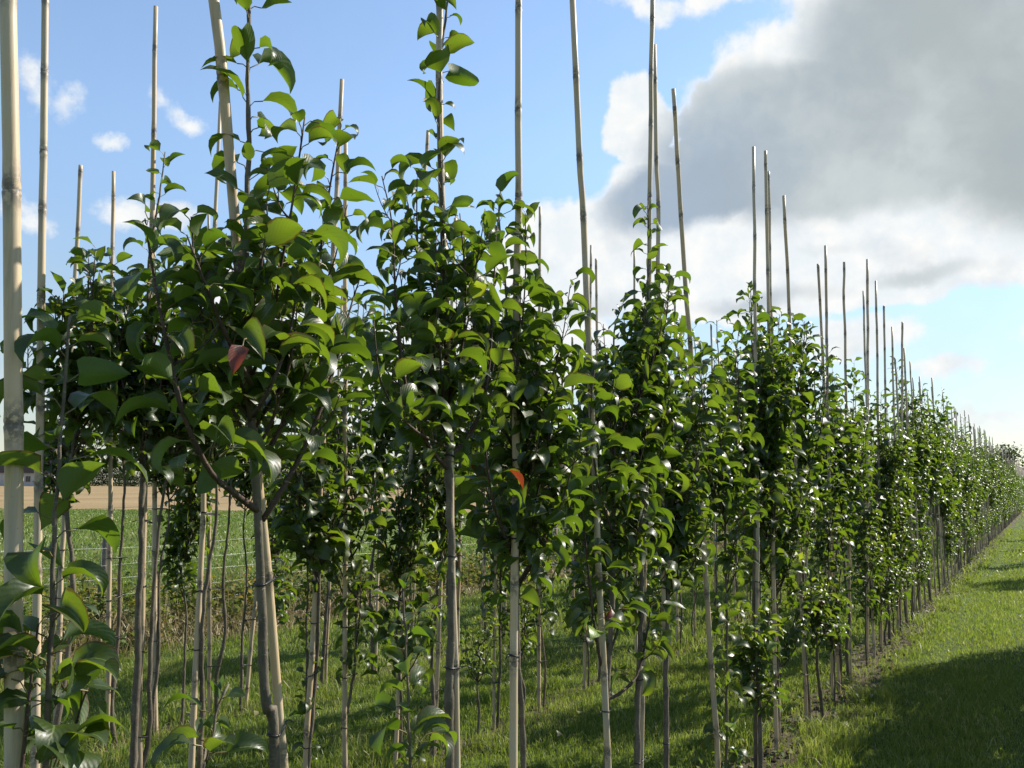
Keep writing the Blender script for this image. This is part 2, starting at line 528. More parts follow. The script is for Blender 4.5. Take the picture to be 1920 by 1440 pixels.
def build_world():
    w = bpy.data.worlds.new('World'); SC.world = w; w.use_nodes = True
    g = NT(w.node_tree)
    sky = g.n('ShaderNodeTexSky', sky_type='NISHITA', sun_disc=False, sun_elevation=SUN_EL, sun_rotation=SUN_AZ_FROM_Y,
              altitude=0.0, air_density=1.1, dust_density=0.15, ozone_density=1.8)
    tc = g.n('ShaderNodeTexCoord'); D = tc.outputs['Generated']

    def dot(v):
        nd = g.n('ShaderNodeVectorMath', operation='DOT_PRODUCT'); g.l(D, nd.inputs[0]); nd.inputs[1].default_value = tuple(v)
        return nd.outputs['Value']
    az = g.math('ARCTAN2', dot(R3), dot(F3))
    el = g.math('ARCSINE', dot(Z3))
    cv = g.n('ShaderNodeCombineXYZ'); g.l(az, cv.inputs[0]); g.l(el, cv.inputs[1])
    vec = cv.outputs[0]
    wn = g.noise(vec, 7.0, 7, 0.6, 1)
    sub = g.n('ShaderNodeVectorMath', operation='SUBTRACT'); g.l(wn, sub.inputs[0]); sub.inputs[1].default_value = (0.5, 0.5, 0.5)
    mul = g.n('ShaderNodeVectorMath', operation='MULTIPLY'); g.l(sub.outputs[0], mul.inputs[0]); mul.inputs[1].default_value = (0.085, 0.07, 0)
    add = g.n('ShaderNodeVectorMath', operation='ADD'); g.l(vec, add.inputs[0]); g.l(mul.outputs[0], add.inputs[1])
    wv = add.outputs[0]

    def azel(px, py):
        r = nrm(ray(px, py)); return math.atan2(r @ R3, r @ F3), math.asin(r[2])

    def blob(px, py, rx, ry, wgt, rot=0.0, inner=0.0, src=None):
        a, e = azel(px, py)
        mp = g.n('ShaderNodeMapping', vector_type='TEXTURE')
        g.l(src or wv, mp.inputs['Vector'])
        mp.inputs['Location'].default_value = (a, e, 0)
        mp.inputs['Rotation'].default_value = (0, 0, rad(rot))
        mp.inputs['Scale'].default_value = (rx / FPX, ry / FPX, 1)
        ln = g.n('ShaderNodeVectorMath', operation='LENGTH'); g.l(mp.outputs[0], ln.inputs[0])
        return g.ramp(ln.outputs['Value'], inner, 1.0, wgt, 0.0)

    def total(bs):
        r = bs[0]
        for b in bs[1:]:
            r = g.math('MAXIMUM', r, b)
        return r
    core = total([
        blob(1700, 200, 620, 330, 1.5, 12, 0.35), blob(1500, 330, 480, 150, 1.3, 18, 0.3), blob(1800, -80, 460, 260, 1.3, 0, 0.3),
        blob(2300, 200, 500, 400, 1.5, 0, 0.3)])
    fluff = total([
        core,
        blob(1195, 225, 120, 120, 1.3, 20, 0.3), blob(1430, 60, 90, 90, 0.75, 30), blob(1250, 330, 220, 110, 1.1, 15, 0.2),
        blob(1480, 500, 560, 125, 1.5, 2, 0.45), blob(1120, 480, 340, 190, 1.2, 12, 0.3), blob(950, 640, 330, 170, 1.25, 0, 0.3), blob(790, 720, 300, 170, 1.2, 0, 0.3),
        blob(1750, 480, 420, 120, 1.2, 0, 0.3),
        blob(1790, 690, 190, 70, 0.85, 0), blob(1900, 640, 130, 60, 0.7, 0), blob(1600, 640, 260, 90, 0.95), blob(1860, 770, 220, 60, 0.7),
        blob(1220, 5, 300, 60, 0.85, -6), blob(1340, -20, 160, 70, 0.9),
        blob(335, 210, 140, 50, 0.72, -10), blob(208, 255, 70, 36, 0.68), blob(60, 150, 80, 150, 0.66, 10), blob(120, 195, 90, 80, 0.58),
        blob(290, 395, 210, 85, 0.92), blob(40, 400, 120, 80, 0.75), blob(480, 560, 400, 110, 0.85), blob(700, 700, 500, 150, 0.9), blob(1060, 300, 70, 40, 0.5, 30),
    ])
    fb = g.noise(vec, 9.0, 9, 0.62)
    fb2 = g.noise(vec, 26.0, 6, 0.6)
    nz = g.math('ADD', g.math('MULTIPLY', g.math('SUBTRACT', fb, 0.5), 1.15), g.math('MULTIPLY', g.math('SUBTRACT', fb2, 0.5), 0.75))
    dens = g.math('MULTIPLY', g.ramp(g.math('ADD', fluff, nz), 0.42, 0.80), g.ramp(fluff, 0.25, 0.75, 0.45, 1.0))
    # the rest of the sky, outside what the picture shows, carries scattered fair-weather cloud as well
    far_a, _ = azel(960, 700)
    back = g.ramp(g.math('ABSOLUTE', az), 0.95, 1.3)
    gen = g.math('MULTIPLY', g.ramp(g.noise(vec, 2.6, 8, 0.6), 0.58, 0.70, 0.0, 0.8), back)
    dens = g.math('MAXIMUM', dens, gen)
    veil = g.math('ADD', 0.03, g.ramp(el, 0.32, 0.0, 0.0, 0.26))       # thin high haze
    dens = g.math('MAXIMUM', dens, veil)
    # shaded undersides of the thick cloud
    shade = total([blob(1640, 240, 560, 200, 1.0, 0, 0.45), blob(1330, 335, 330, 110, 1.0, 14, 0.3), blob(1850, 40, 460, 300, 1.0, 0, 0.4), blob(2200, 200, 500, 260, 1.0, 0, 0.4),
                   blob(1430, 565, 300, 45, 0.62, 3), blob(1720, 520, 230, 40, 0.58), blob(1080, 580, 200, 60, 0.5, 10), blob(1560, 470, 130, 30, 0.4)])
    bl = g.noise(wv, 5.0, 7, 0.56)
    sh = g.math('MULTIPLY', g.ramp(g.math('ADD', shade, g.math('MULTIPLY', g.math('SUBTRACT', bl, 0.5), 0.45)), 0.22, 0.80), g.ramp(dens, 0.6, 1.0))
    grey = g.mix(g.ramp(az, azel(1150, 300)[0], azel(1800, 300)[0]), (0.40, 0.50, 0.63), (0.46, 0.52, 0.54))
    grey = g.mix(g.ramp(bl, 0.38, 0.70), grey, (0.64, 0.70, 0.71))
    grey = g.mix(g.ramp(g.noise(vec, 13.0, 6, 0.55), 0.48, 0.68, 0, 0.3), grey, (0.40, 0.46, 0.52))
    white = g.mix(g.ramp(fb2, 0.35, 0.7), (0.88, 0.94, 0.98), (1.03, 1.03, 1.01))
    white = g.mix(g.ramp(g.noise(vec, 11.0, 5, 0.55), 0.50, 0.70, 0, 0.6), white, (0.72, 0.78, 0.83))
    ccol = g.mix(sh, white, grey)
    b1 = g.n('ShaderNodeBackground'); b1.inputs['Strength'].default_value = 0.128
    hs = g.n('ShaderNodeHueSaturation'); hs.inputs['Saturation'].default_value = 1.0
    dim = g.ramp(el, 0.02, 0.42, 0.50, 1.0)                      # the air near the horizon is hazy and less bright
    g.l(g.mix(1.0, sky.outputs[0], g.mix(dim, (0, 0, 0), (1, 1, 1)), 'MULTIPLY'), hs.inputs['Color'])
    g.l(hs.outputs[0], b1.inputs['Color'])
    b2 = g.n('ShaderNodeBackground'); g.l(ccol, b2.inputs['Color']); b2.inputs['Strength'].default_value = 0.56
    mx = g.n('ShaderNodeMixShader'); g.l(dens, mx.inputs[0]); g.l(b1.outputs[0], mx.inputs[1]); g.l(b2.outputs[0], mx.inputs[2])
    o = g.n('ShaderNodeOutputWorld'); g.l(mx.outputs[0], o.inputs['Surface'])


build_world()

# ------------------------------------------------------------------ ground
def sheet(name, poly, z, mat, sub=1):
    me = bpy.data.meshes.new(name)
    me.from_pydata([(float(p[0]), float(p[1]), z) for p in poly], [], [tuple(range(len(poly)))])
    me.materials.append(mat)
    o = link(name, me); o['kind'] = 'structure'
    return o


def ground_material():
    m, g = material('lawn_ground')
    tcn = g.n('ShaderNodeTexCoord'); P = tcn.outputs['Object']
    sp = g.n('ShaderNodeSeparateXYZ'); g.l(P, sp.inputs[0])
    n1 = g.noise(P, 1.3, 6); n2 = g.noise(P, 18, 6, 0.65); n3 = g.noise(P, 90, 4)
    green = g.mix(g.ramp(n1, 0.35, 0.7), (0.045, 0.085, 0.014), (0.075, 0.11, 0.02))
    green = g.mix(g.ramp(n2, 0.45, 0.75, 0, 0.7), green, (0.085, 0.075, 0.03))
    soil = g.mix(g.ramp(n2, 0.3, 0.7), (0.055, 0.042, 0.028), (0.115, 0.09, 0.06))
    soil = g.mix(g.ramp(n3, 0.5, 0.75, 0, 0.7), soil, (0.035, 0.026, 0.018))
    msk = None
    for x, wd in ((X1, 0.26), (X2, 0.14), (X3, 0.12)):
        a = g.math('ABSOLUTE', g.math('SUBTRACT', sp.outputs[0], x))
        a = g.math('ADD', a, g.math('MULTIPLY', g.math('SUBTRACT', g.noise(P, 2.2, 5), 0.5), 0.42))
        b = g.ramp(a, wd * 0.5, wd, 1.0, 0.0)
        msk = b if msk is None else g.math('MAXIMUM', msk, b)
    col = g.mix(msk, green, soil)
    h = g.math('ADD', g.math('MULTIPLY', n2, 1.0), g.math('MULTIPLY', n3, 0.4))
    g.out(g.bsdf(col, 0.9, 0.15, g.bump(h, 0.8, 0.03)))
    return m


def field_material(name, cols, scale):
    m, g = material(name)
    tcn = g.n('ShaderNodeTexCoord'); P = tcn.outputs['Object']
    n1 = g.noise(P, 0.12, 5); n2 = g.noise(P, scale, 6, 0.7); n3 = g.noise(P, 0.9, 6)
    c = g.mix(g.ramp(n2, 0.3, 0.7), cols[0], cols[1])
    c = g.mix(g.ramp(n1, 0.4, 0.65, 0, 0.6), c, cols[2])
    c = g.mix(g.ramp(n3, 0.5, 0.8, 0, 0.5), c, cols[3])
    sp = g.n('ShaderNodeSeparateXYZ'); g.l(P, sp.inputs[0])
    run = g.math('ADD', g.math('MULTIPLY', sp.outputs[0], 0.91), g.math('MULTIPLY', sp.outputs[1], 0.41))
    run = g.math('ADD', run, g.math('MULTIPLY', g.noise(P, 0.25, 3), 0.8))
    row = g.math('SINE', g.math('MULTIPLY', run, 7.0)); tram = g.math('SINE', g.math('MULTIPLY', run, 0.42))
    c = g.mix(g.ramp(row, 0.2, 0.9, 0, 0.28), c, tuple(v * 0.55 for v in cols[1]))
    c = g.mix(g.ramp(tram, 0.965, 0.99, 0, 0.6), c, tuple(v * 0.6 for v in cols[3]))
    g.out(g.bsdf(c, 0.9, 0.15, g.bump(n2, 0.7, 0.05)))
    return m


XF = -6.85                          # fence line
BIG = 900.0
sheet('ground', [(-BIG, -BIG), (BIG, -BIG), (BIG, BIG), (-BIG, BIG)], 0.0, ground_material())
M_FIELD = field_material('green_field', [(0.098, 0.128, 0.032), (0.125, 0.158, 0.042), (0.14, 0.158, 0.038), (0.09, 0.13, 0.038)], 14)
M_STUB = field_material('stubble', [(0.29, 0.205, 0.10), (0.225, 0.16, 0.078), (0.33, 0.24, 0.125), (0.20, 0.15, 0.07)], 9)


def fr(depth, lat):
    p = F3 * depth + R3 * lat
    return (p[0], p[1])


# field edge: parallel to the picture, 42 m out, on the far side of the fence
def cut(depth):                      # where the fence line meets a given depth
    y = (depth + XF * math.sin(YAW)) / math.cos(YAW)
    return (XF - 0.15, y)


sheet('crop_field', [(XF - 0.15, -60), cut(42), fr(42, -320), fr(-40, -320)], 0.004, M_FIELD)
sheet('stubble_field', [cut(42), cut(400), fr(400, -640), fr(42, -320)], 0.008, M_STUB)


def blades(mb, x, y, h, w, rng, dry, patch, bend=0.6, z0=0.0, mat=0, lean=None):
    N = len(x)
    az = rng.uniform(0, 6.28, N); fa = rng.uniform(0, 6.28, N)
    b = rng.uniform(0.15, 1.0, N) * bend * h
    side = np.stack([np.cos(fa), np.sin(fa), np.zeros(N)], -1)
    dr = np.stack([np.cos(az), np.sin(az), np.zeros(N)], -1)
    base = np.stack([x, y, np.broadcast_to(z0, (N,)) - 0.003], -1)
    mid = base + dr * (0.3 * b)[:, None] + Z3 * (0.58 * h)[:, None]
    tip = base + dr * b[:, None] + Z3 * (h * (1 - 0.15 * bend))[:, None]
    w = w[:, None] / 2
    v = np.stack([base - side * w, base + side * w, mid - side * w * 0.8, mid + side * w * 0.8, tip], 1)
    k = np.arange(N)[:, None] * 5
    q = k + np.array([[0, 1, 3, 2]]); t = k + np.array([[2, 3, 4]])
    at = np.empty((N, 5, 4), dtype=np.float32)
    at[..., 0] = rng.random(N)[:, None]; at[..., 1] = dry[:, None]
    at[..., 2] = np.array([0, 0, 0.55, 0.55, 1.0])[None, :]; at[..., 3] = patch[:, None]
    mb.add(v.reshape(-1, 3), q, t, mat, at.reshape(-1, 4))


def vnoise(x, y, scale, seed):
    """cheap smooth value noise"""
    r = np.random.default_rng(seed).random((64, 64))
    u = x * scale; v = y * scale
    i = np.floor(u).astype(int); j = np.floor(v).astype(int)
    fu = u - i; fv = v - j
    fu = fu * fu * (3 - 2 * fu); fv = fv * fv * (3 - 2 * fv)
    g = lambda a, b: r[a % 64, b % 64]
    return (g(i, j) * (1 - fu) + g(i + 1, j) * fu) * (1 - fv) + (g(i, j + 1) * (1 - fu) + g(i + 1, j + 1) * fu) * fv


def scatter(n, d0, d1, rng, wide=0.78, power=1.0):
    """points over the ground seen between two depths (wider than the frame)"""
    d = np.sqrt(d0 ** 2 + rng.random(n) * (d1 ** 2 - d0 ** 2))
    l = (rng.random(n) * 2 - 1) * wide * d
    p = F3[None] * d[:, None] + R3[None] * l[:, None]
    return p[:, 0], p[:, 1], d


def build_grass():
    rng = np.random.default_rng(11)
    mb = MB()
    for n, d0, d1, wmul, hm in ((230000, 2.2, 7.0, 1.0, 1.0), (230000, 7.0, 14.0, 1.7, 1.05), (190000, 14.0, 30.0, 3.6, 1.15), (90000, 30, 75, 7.5, 1.3)):
        x, y, d = scatter(n, d0, d1, rng)
        keep = (x > XF + 0.25) & (x < 2.6)
        # bare strip under the front row, thin ones under the others
        wob = (vnoise(x, y, 2.1, 5) - 0.5) * 0.3
        strip = np.abs(x - X1 + 0.02 + wob) < 0.14
        s2 = (np.abs(x - X2 + wob) < 0.07) | (np.abs(x - X3 + wob) < 0.07)
        u = rng.random(n)
        keep &= ~(strip & (u > 0.16)) & ~(s2 & (u > 0.55))
        keep &= ~((vnoise(x, y, 3.1, 9) < 0.22) & (u > 0.6))
        x, y, d = x[keep], y[keep], d[keep]; m = len(x)
        tall = vnoise(x, y, 1.6, 3)
        near_row = np.minimum(np.minimum(np.abs(x - X1 - 0.02), np.abs(x - X2)), np.abs(x - X3))
        h = rng.uniform(0.028, 0.062, m) * (0.7 + 0.6 * tall) * hm
        tuft = (near_row < 0.34) & (vnoise(x, y, 4.0, 8) > 0.55)
        h = np.where(tuft, h * rng.uniform(1.2, 2.4, m), h)
        rut = np.exp(-((x + 0.22 + 0.05 * np.sin(y * 0.7)) / 0.10) ** 2) + np.exp(-((x + 0.86 + 0.05 * np.sin(y * 0.6)) / 0.09) ** 2)
        h = h * (1 - 0.45 * rut)
        w = rng.uniform(0.0026, 0.0048, m) * wmul
        dry = (rng.random(m) < 0.07).astype(float) * rng.uniform(0.5, 1, m)
        dry = np.where(vnoise(x, y, 2.7, 14) > 0.72, np.maximum(dry, (rng.random(m) < 0.25) * 0.9), dry)
        patch = np.clip(vnoise(x, y, 0.9, 21) * 1.3 - 0.25 + 0.35 * rut, 0, 1)
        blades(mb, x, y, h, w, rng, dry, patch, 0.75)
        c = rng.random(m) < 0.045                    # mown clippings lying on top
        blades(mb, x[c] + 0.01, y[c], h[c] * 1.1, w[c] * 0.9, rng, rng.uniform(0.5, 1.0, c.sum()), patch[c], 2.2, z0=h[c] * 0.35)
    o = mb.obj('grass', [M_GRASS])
    tag(o, 'short mown green grass between the tree rows and along the alley', 'grass', kind='stuff')
    mb = MB()
    for n, d0, d1, wmul in ((150000, 7.0, 16.0, 2.2), (120000, 16.0, 42.0, 5.0)):
        x, y, d = scatter(n, d0, d1, rng, 0.7)
        keep = x < XF - 0.2
        x, y = x[keep], y[keep]; m = len(x)
        blades(mb, x, y, rng.uniform(0.05, 0.11, m), rng.uniform(0.004, 0.007, m) * wmul, rng, (rng.random(m) < 0.06) * 0.8,
               np.clip(vnoise(x, y, 0.5, 33) * 1.4 - 0.3, 0, 1), 0.8)
    o = mb.obj('crop_grass', [M_CROP])
    tag(o, 'bright green young crop growing on the field behind the fence', 'crop', kind='stuff')
    # cut hay heaped along the foot of the fence, and tall dry grass
    mb = MB()
    n = 60000
    y = rng.uniform(1.5, 40, n); x = XF + 0.12 + rng.normal(0.12, 0.22, n)
    hgt = (0.03 + 0.26 * np.clip(vnoise(x, y, 1.1, 41) * 1.5 - 0.3, 0, 1)) * np.exp(-((x - XF - 0.2) / 0.42) ** 2)
    blades(mb, x, y, rng.uniform(0.05, 0.16, n), rng.uniform(0.003, 0.007, n) * (1 + y / 14), rng, (rng.random(n) < 0.15) * 0.6,
           (rng.random(n) < 0.3) * 0.7, 1.9, z0=hgt * rng.random(n))
    n = 3600
    y = rng.uniform(1.5, 40, n); x = XF + rng.normal(-0.1, 0.25, n)
    k = vnoise(x, y, 0.8, 47) > 0.35
    x, y = x[k], y[k]; n = len(x)
    blades(mb, x, y, rng.uniform(0.25, 0.75, n), rng.uniform(0.004, 0.008, n) * (1 + y / 20), rng, np.zeros(n), (rng.random(n) < 0.5) * 0.8, 0.5)
    o = mb.obj('dry_grass', [M_STRAW])
    tag(o, 'straw coloured cut grass heaped along the foot of the wire fence', 'dry grass', kind='stuff')
    # broad-leaved weeds growing through the fence
    mb = MB()
    ns = 3400
    sy = rng.uniform(1.5, 40, ns); sx = XF + rng.normal(-0.12, 0.26, ns)
    sh = rng.uniform(0.2, 0.62, ns) * (0.55 + 0.8 * vnoise(sx, sy, 0.7, 52))
    k = rng.integers(14, 34, ns)
    bx, by, hh = np.repeat(sx, k), np.repeat(sy, k), np.repeat(sh, k)
    m = len(bx)
    zz = rng.random(m) ** 0.8 * hh
    P = np.stack([bx + rng.normal(0, 0.035, m), by + rng.normal(0, 0.035, m), zz], -1)
    tone = np.repeat(rng.random(ns), k)
    L = rng.uniform(0.03, 0.07, m) * (1 + by / 40)
    leaf_cards(mb, P, L, rng, np.where(tone > 0.8, 0.85, 0.0) * (rng.random(m) < 0.8), np.where((tone > 0.4), 0.8, 0.1))
    # low weeds on the bare strip of the front row
    ns = 420
    sy = rng.uniform(2.0, 30, ns); sx = X1 + rng.normal(0.03, 0.13, ns)
    k = rng.integers(5, 12, ns)
    bx, by = np.repeat(sx, k), np.repeat(sy, k); m = len(bx)
    P = np.stack([bx + rng.normal(0, 0.03, m), by + rng.normal(0, 0.03, m), rng.uniform(0.005, 0.07, m)], -1)
    leaf_cards(mb, P, rng.uniform(0.02, 0.045, m), rng, (rng.random(m) < 0.08) * 0.8, (rng.random(m) < 0.4) * 0.8)
    o = mb.obj('weeds', [M_WEED])
    tag(o, 'leafy green and yellowing weeds growing through the fence and between the trunks', 'weeds', kind='stuff')


def build_litter():
    rng = np.random.default_rng(19)
    mb = MB(); n = 3200
    y = 1.5 + 26 * rng.random(n) ** 1.3; row = rng.choice([X1, X1, X1, X2, X3], n)
    x = row + rng.normal(0, 0.10, n); r = rng.uniform(0.004, 0.017, n) * rng.uniform(0.5, 1.3, n)
    ico = np.array([(0, 0, 1), (0.9, 0, 0.3), (0.28, 0.85, 0.35), (-0.72, 0.53, 0.3), (-0.72, -0.53, 0.35), (0.28, -0.85, 0.3), (0, 0, -0.6)])
    v = ico[None] * r[:, None, None] * rng.uniform(0.65, 1.35, (n, 7, 1)) + np.stack([x, y, r * 0.25], -1)[:, None, :]
    f = np.array([(0, 1, 2), (0, 2, 3), (0, 3, 4), (0, 4, 5), (0, 5, 1), (6, 2, 1), (6, 3, 2), (6, 4, 3), (6, 5, 4), (6, 1, 5)])
    mb.add(v.reshape(-1, 3), None, (f[None] + (np.arange(n) * 7)[:, None, None]).reshape(-1, 3))
    o = mb.obj('soil_clods', [flat_material('crumbly_soil', (0.105, 0.08, 0.053), 0.95, 0.1, 60, 0.6)], None, False)
    tag(o, 'small crumbs of brown soil along the foot of the tree rows', 'soil', kind='stuff')
    mb = MB(); n = 420
    y = 1.6 + 24 * rng.random(n) ** 1.3; x = np.where(rng.random(n) < 0.7, rng.choice([X1, X2, X3], n) + rng.normal(0, 0.25, n), rng.uniform(-6.5, 0.2, n))
    leaf_cards(mb, np.stack([x, y, rng.uniform(0.012, 0.05, n)], -1), rng.uniform(0.04, 0.07, n), rng, np.where(rng.random(n) < 0.6, 1.0, 0.3), np.ones(n) * 0.8)
    o = mb.obj('fallen_leaves', [M_STRAW]); tag(o, 'dry fallen leaves scattered in the grass under the trees', 'leaf litter', kind='stuff')


def leaf_cards(mb, P, L, rng, dry, patch, mat=0, T=3):
    """small bent leaves of two folded strips"""
    N = len(P)
    az = rng.uniform(0, 6.28, N); el = rng.normal(0.25, 0.5, N)
    O = np.stack([np.cos(az) * np.cos(el), np.sin(az) * np.cos(el), np.sin(el)], -1)
    S = np.stack([np.sin(az), -np.cos(az), rng.normal(0, 0.4, N)], -1)
    w = (L * rng.uniform(0.25, 0.42, N))[:, None]
    a = P; b = P + O * (0.5 * L)[:, None]; c = P + O * L[:, None] - Z3 * (0.25 * L)[:, None]
    lift = Z3 * (0.12 * L)[:, None]
    v = np.stack([a, b - S * w + lift, b, b + S * w + lift, c], 1)
    k = np.arange(N)[:, None] * 5
    t = np.concatenate([k + np.array([[0, 2, 1]]), k + np.array([[0, 3, 2]]), k + np.array([[1, 2, 4]]), k + np.array([[2, 3, 4]])])
    at = np.empty((N, 5, 4), dtype=np.float32)
    at[..., 0] = rng.random(N)[:, None]; at[..., 1] = dry[:, None]; at[..., 2] = 0.8; at[..., 3] = patch[:, None]
    mb.add(v.reshape(-1, 3), None, t, mat, at.reshape(-1, 4))


build_grass()
build_litter()

# ------------------------------------------------------------------ bamboo stakes
def stake_mesh(p0, p1, r0, r1, rng, sides=12, name='bamboo_stake', kink=0.0016):
    """p0 foot, p1 top (local). A cane with swollen rings every 20-35 cm, a little crooked from ring to ring"""
    p0 = np.asarray(p0, dtype=float); p1 = np.asarray(p1, dtype=float)
    Lt = np.linalg.norm(p1 - p0)
    nodes = [rng.uniform(0.05, 0.2)]
    while nodes[-1] < Lt - 0.06:
        nodes.append(nodes[-1] + rng.uniform(0.19, 0.36))
    nodes = [d for d in nodes if d < Lt - 0.015]
    off = {d: rng.normal(0, kink, 2) for d in nodes}
    ds, rm, nm, ox = [0.0], [1.0], [0.0], [np.zeros(2)]
    for d in nodes:
        for dd, f, k in ((-0.05, 1.0, 0.0), (-0.016, 1.03, 0.55), (-0.004, 1.11, 0.8), (0.0, 1.0, 1.0), (0.004, 1.09, 0.8), (0.018, 1.02, 0.5), (0.055, 0.99, 0.0)):
            if 0 < d + dd < Lt:
                ds.append(d + dd); rm.append(f); nm.append(k); ox.append(off[d])
    ds.append(Lt); rm.append(1.0); nm.append(0.0); ox.append(np.zeros(2) if not nodes else off[nodes[-1]])
    o = np.argsort(ds); ds = np.array(ds)[o]; rm = np.array(rm)[o]; nm = np.array(nm)[o]; ox = np.array(ox)[o]
    f = ds / Lt
    pts = p0 + (p1 - p0) * f[:, None]
    pts[:, :2] += ox
    r = (r0 + (r1 - r0) * f) * rm
    at = np.zeros((len(ds), 4)); at[:, 0] = nm; at[:, 1] = f
    mb = MB(); tube(mb, pts, r, sides, 0, at)
    return mb, pts, r


def tie_mesh(c0, r0, c1, r1, rng, tail=True):
    """black rubber tie looped round a stake (c0) and a trunk (c1)"""
    c0 = np.asarray(c0, dtype=float); c1 = np.asarray(c1, dtype=float)
    ax = c1[:2] - c0[:2]
    n = 22
    an = np.arange(n + 1) * 2 * math.pi / n
    pts = []
    tilt = rng.normal(0, 0.12, 2)
    for a in an:
        d = np.array([math.cos(a), math.sin(a)])
        c, r = (c1, r1) if d @ ax > 0 else (c0, r0)
        xy = c[:2] + d * (r + 0.0022)
        z = c0[2] + (xy - c0[:2]) @ tilt
        pts.append((xy[0], xy[1], z))
    mb = MB(); tube(mb, pts, 0.0023, 6, 0)
    if tail:
        d = -nrm(ax) if np.linalg.norm(ax) > 1e-6 else np.array([1.0, 0])
        d = d * math.cos(0.5) + np.array([-d[1], d[0]]) * math.sin(0.5) * rng.choice([-1, 1])
        b = c0[:2] + d * (r0 + 0.002)
        l = rng.uniform(0.012, 0.04)
        tube(mb, [(b[0], b[1], c0[2]), (b[0] + d[0] * l * 0.5, b[1] + d[1] * l * 0.5, c0[2] + 0.003), (b[0] + d[0] * l, b[1] + d[1] * l, c0[2] - 0.004)], 0.0016, 5, 0)
    return mb


ROWNAME = {X1: 'front row', X2: 'middle row', X3: 'back row by the fence'}


def line_in_row(pix, x):
    """stake seen at several pixels -> foot, top directions in the row plane and radii"""
    P = [on_row(a, b, x) for a, b, _ in pix]
    R = [0.5 * w * depth_of(p) / FPX for p, (_, _, w) in zip(P, pix)]
    P = np.array(P); z = P[:, 2]
    A = np.stack([z, np.ones_like(z)], -1)
    cy = np.linalg.lstsq(A, P[:, 1], rcond=None)[0]
    cr = np.linalg.lstsq(A, np.array(R), rcond=None)[0] if len(pix) > 1 else np.array([0, R[0]])
    return cy, cr, z.max()


STAKES = []      # dict(row, y, obj, base, path, r, hero)


def add_stake(x, foot, top, r0, r1, label, rng, group='bamboo stakes in the nursery rows', sides=12):
    foot = np.asarray(foot, dtype=float); top = np.asarray(top, dtype=float)
    b = np.array([foot[0], foot[1], 0.0])
    mb, pts, r = stake_mesh(foot - b, top - b, r0, r1, rng, sides)
    o = mb.obj('bamboo_stake', [M_BAMBOO]); o.location = b
    tag(o, label, 'stake', group)
    st = dict(row=x, y=b[1], obj=o, base=b, path=pts, r=r, label=label)
    STAKES.append(st)
    return st


def pix_stake(x, pix, top_open, label, seed):
    rng = np.random.default_rng(seed)
    cy, cr, zt = line_in_row(pix, x)
    top_z = zt if not top_open else max(zt + 0.06, rng.uniform(2.95, 3.1))
    zf = -0.06
    foot = np.array([x, cy[0] * zf + cy[1], zf]); top = np.array([x, cy[0] * top_z + cy[1], top_z])
    r0 = float(np.clip(cr[0] * 0 + cr[1], 0.0065, 0.0145)); r1 = float(np.clip(cr[0] * top_z + cr[1], 0.006, 0.0155))
    return add_stake(x, foot, top, r0, r1, label, rng)


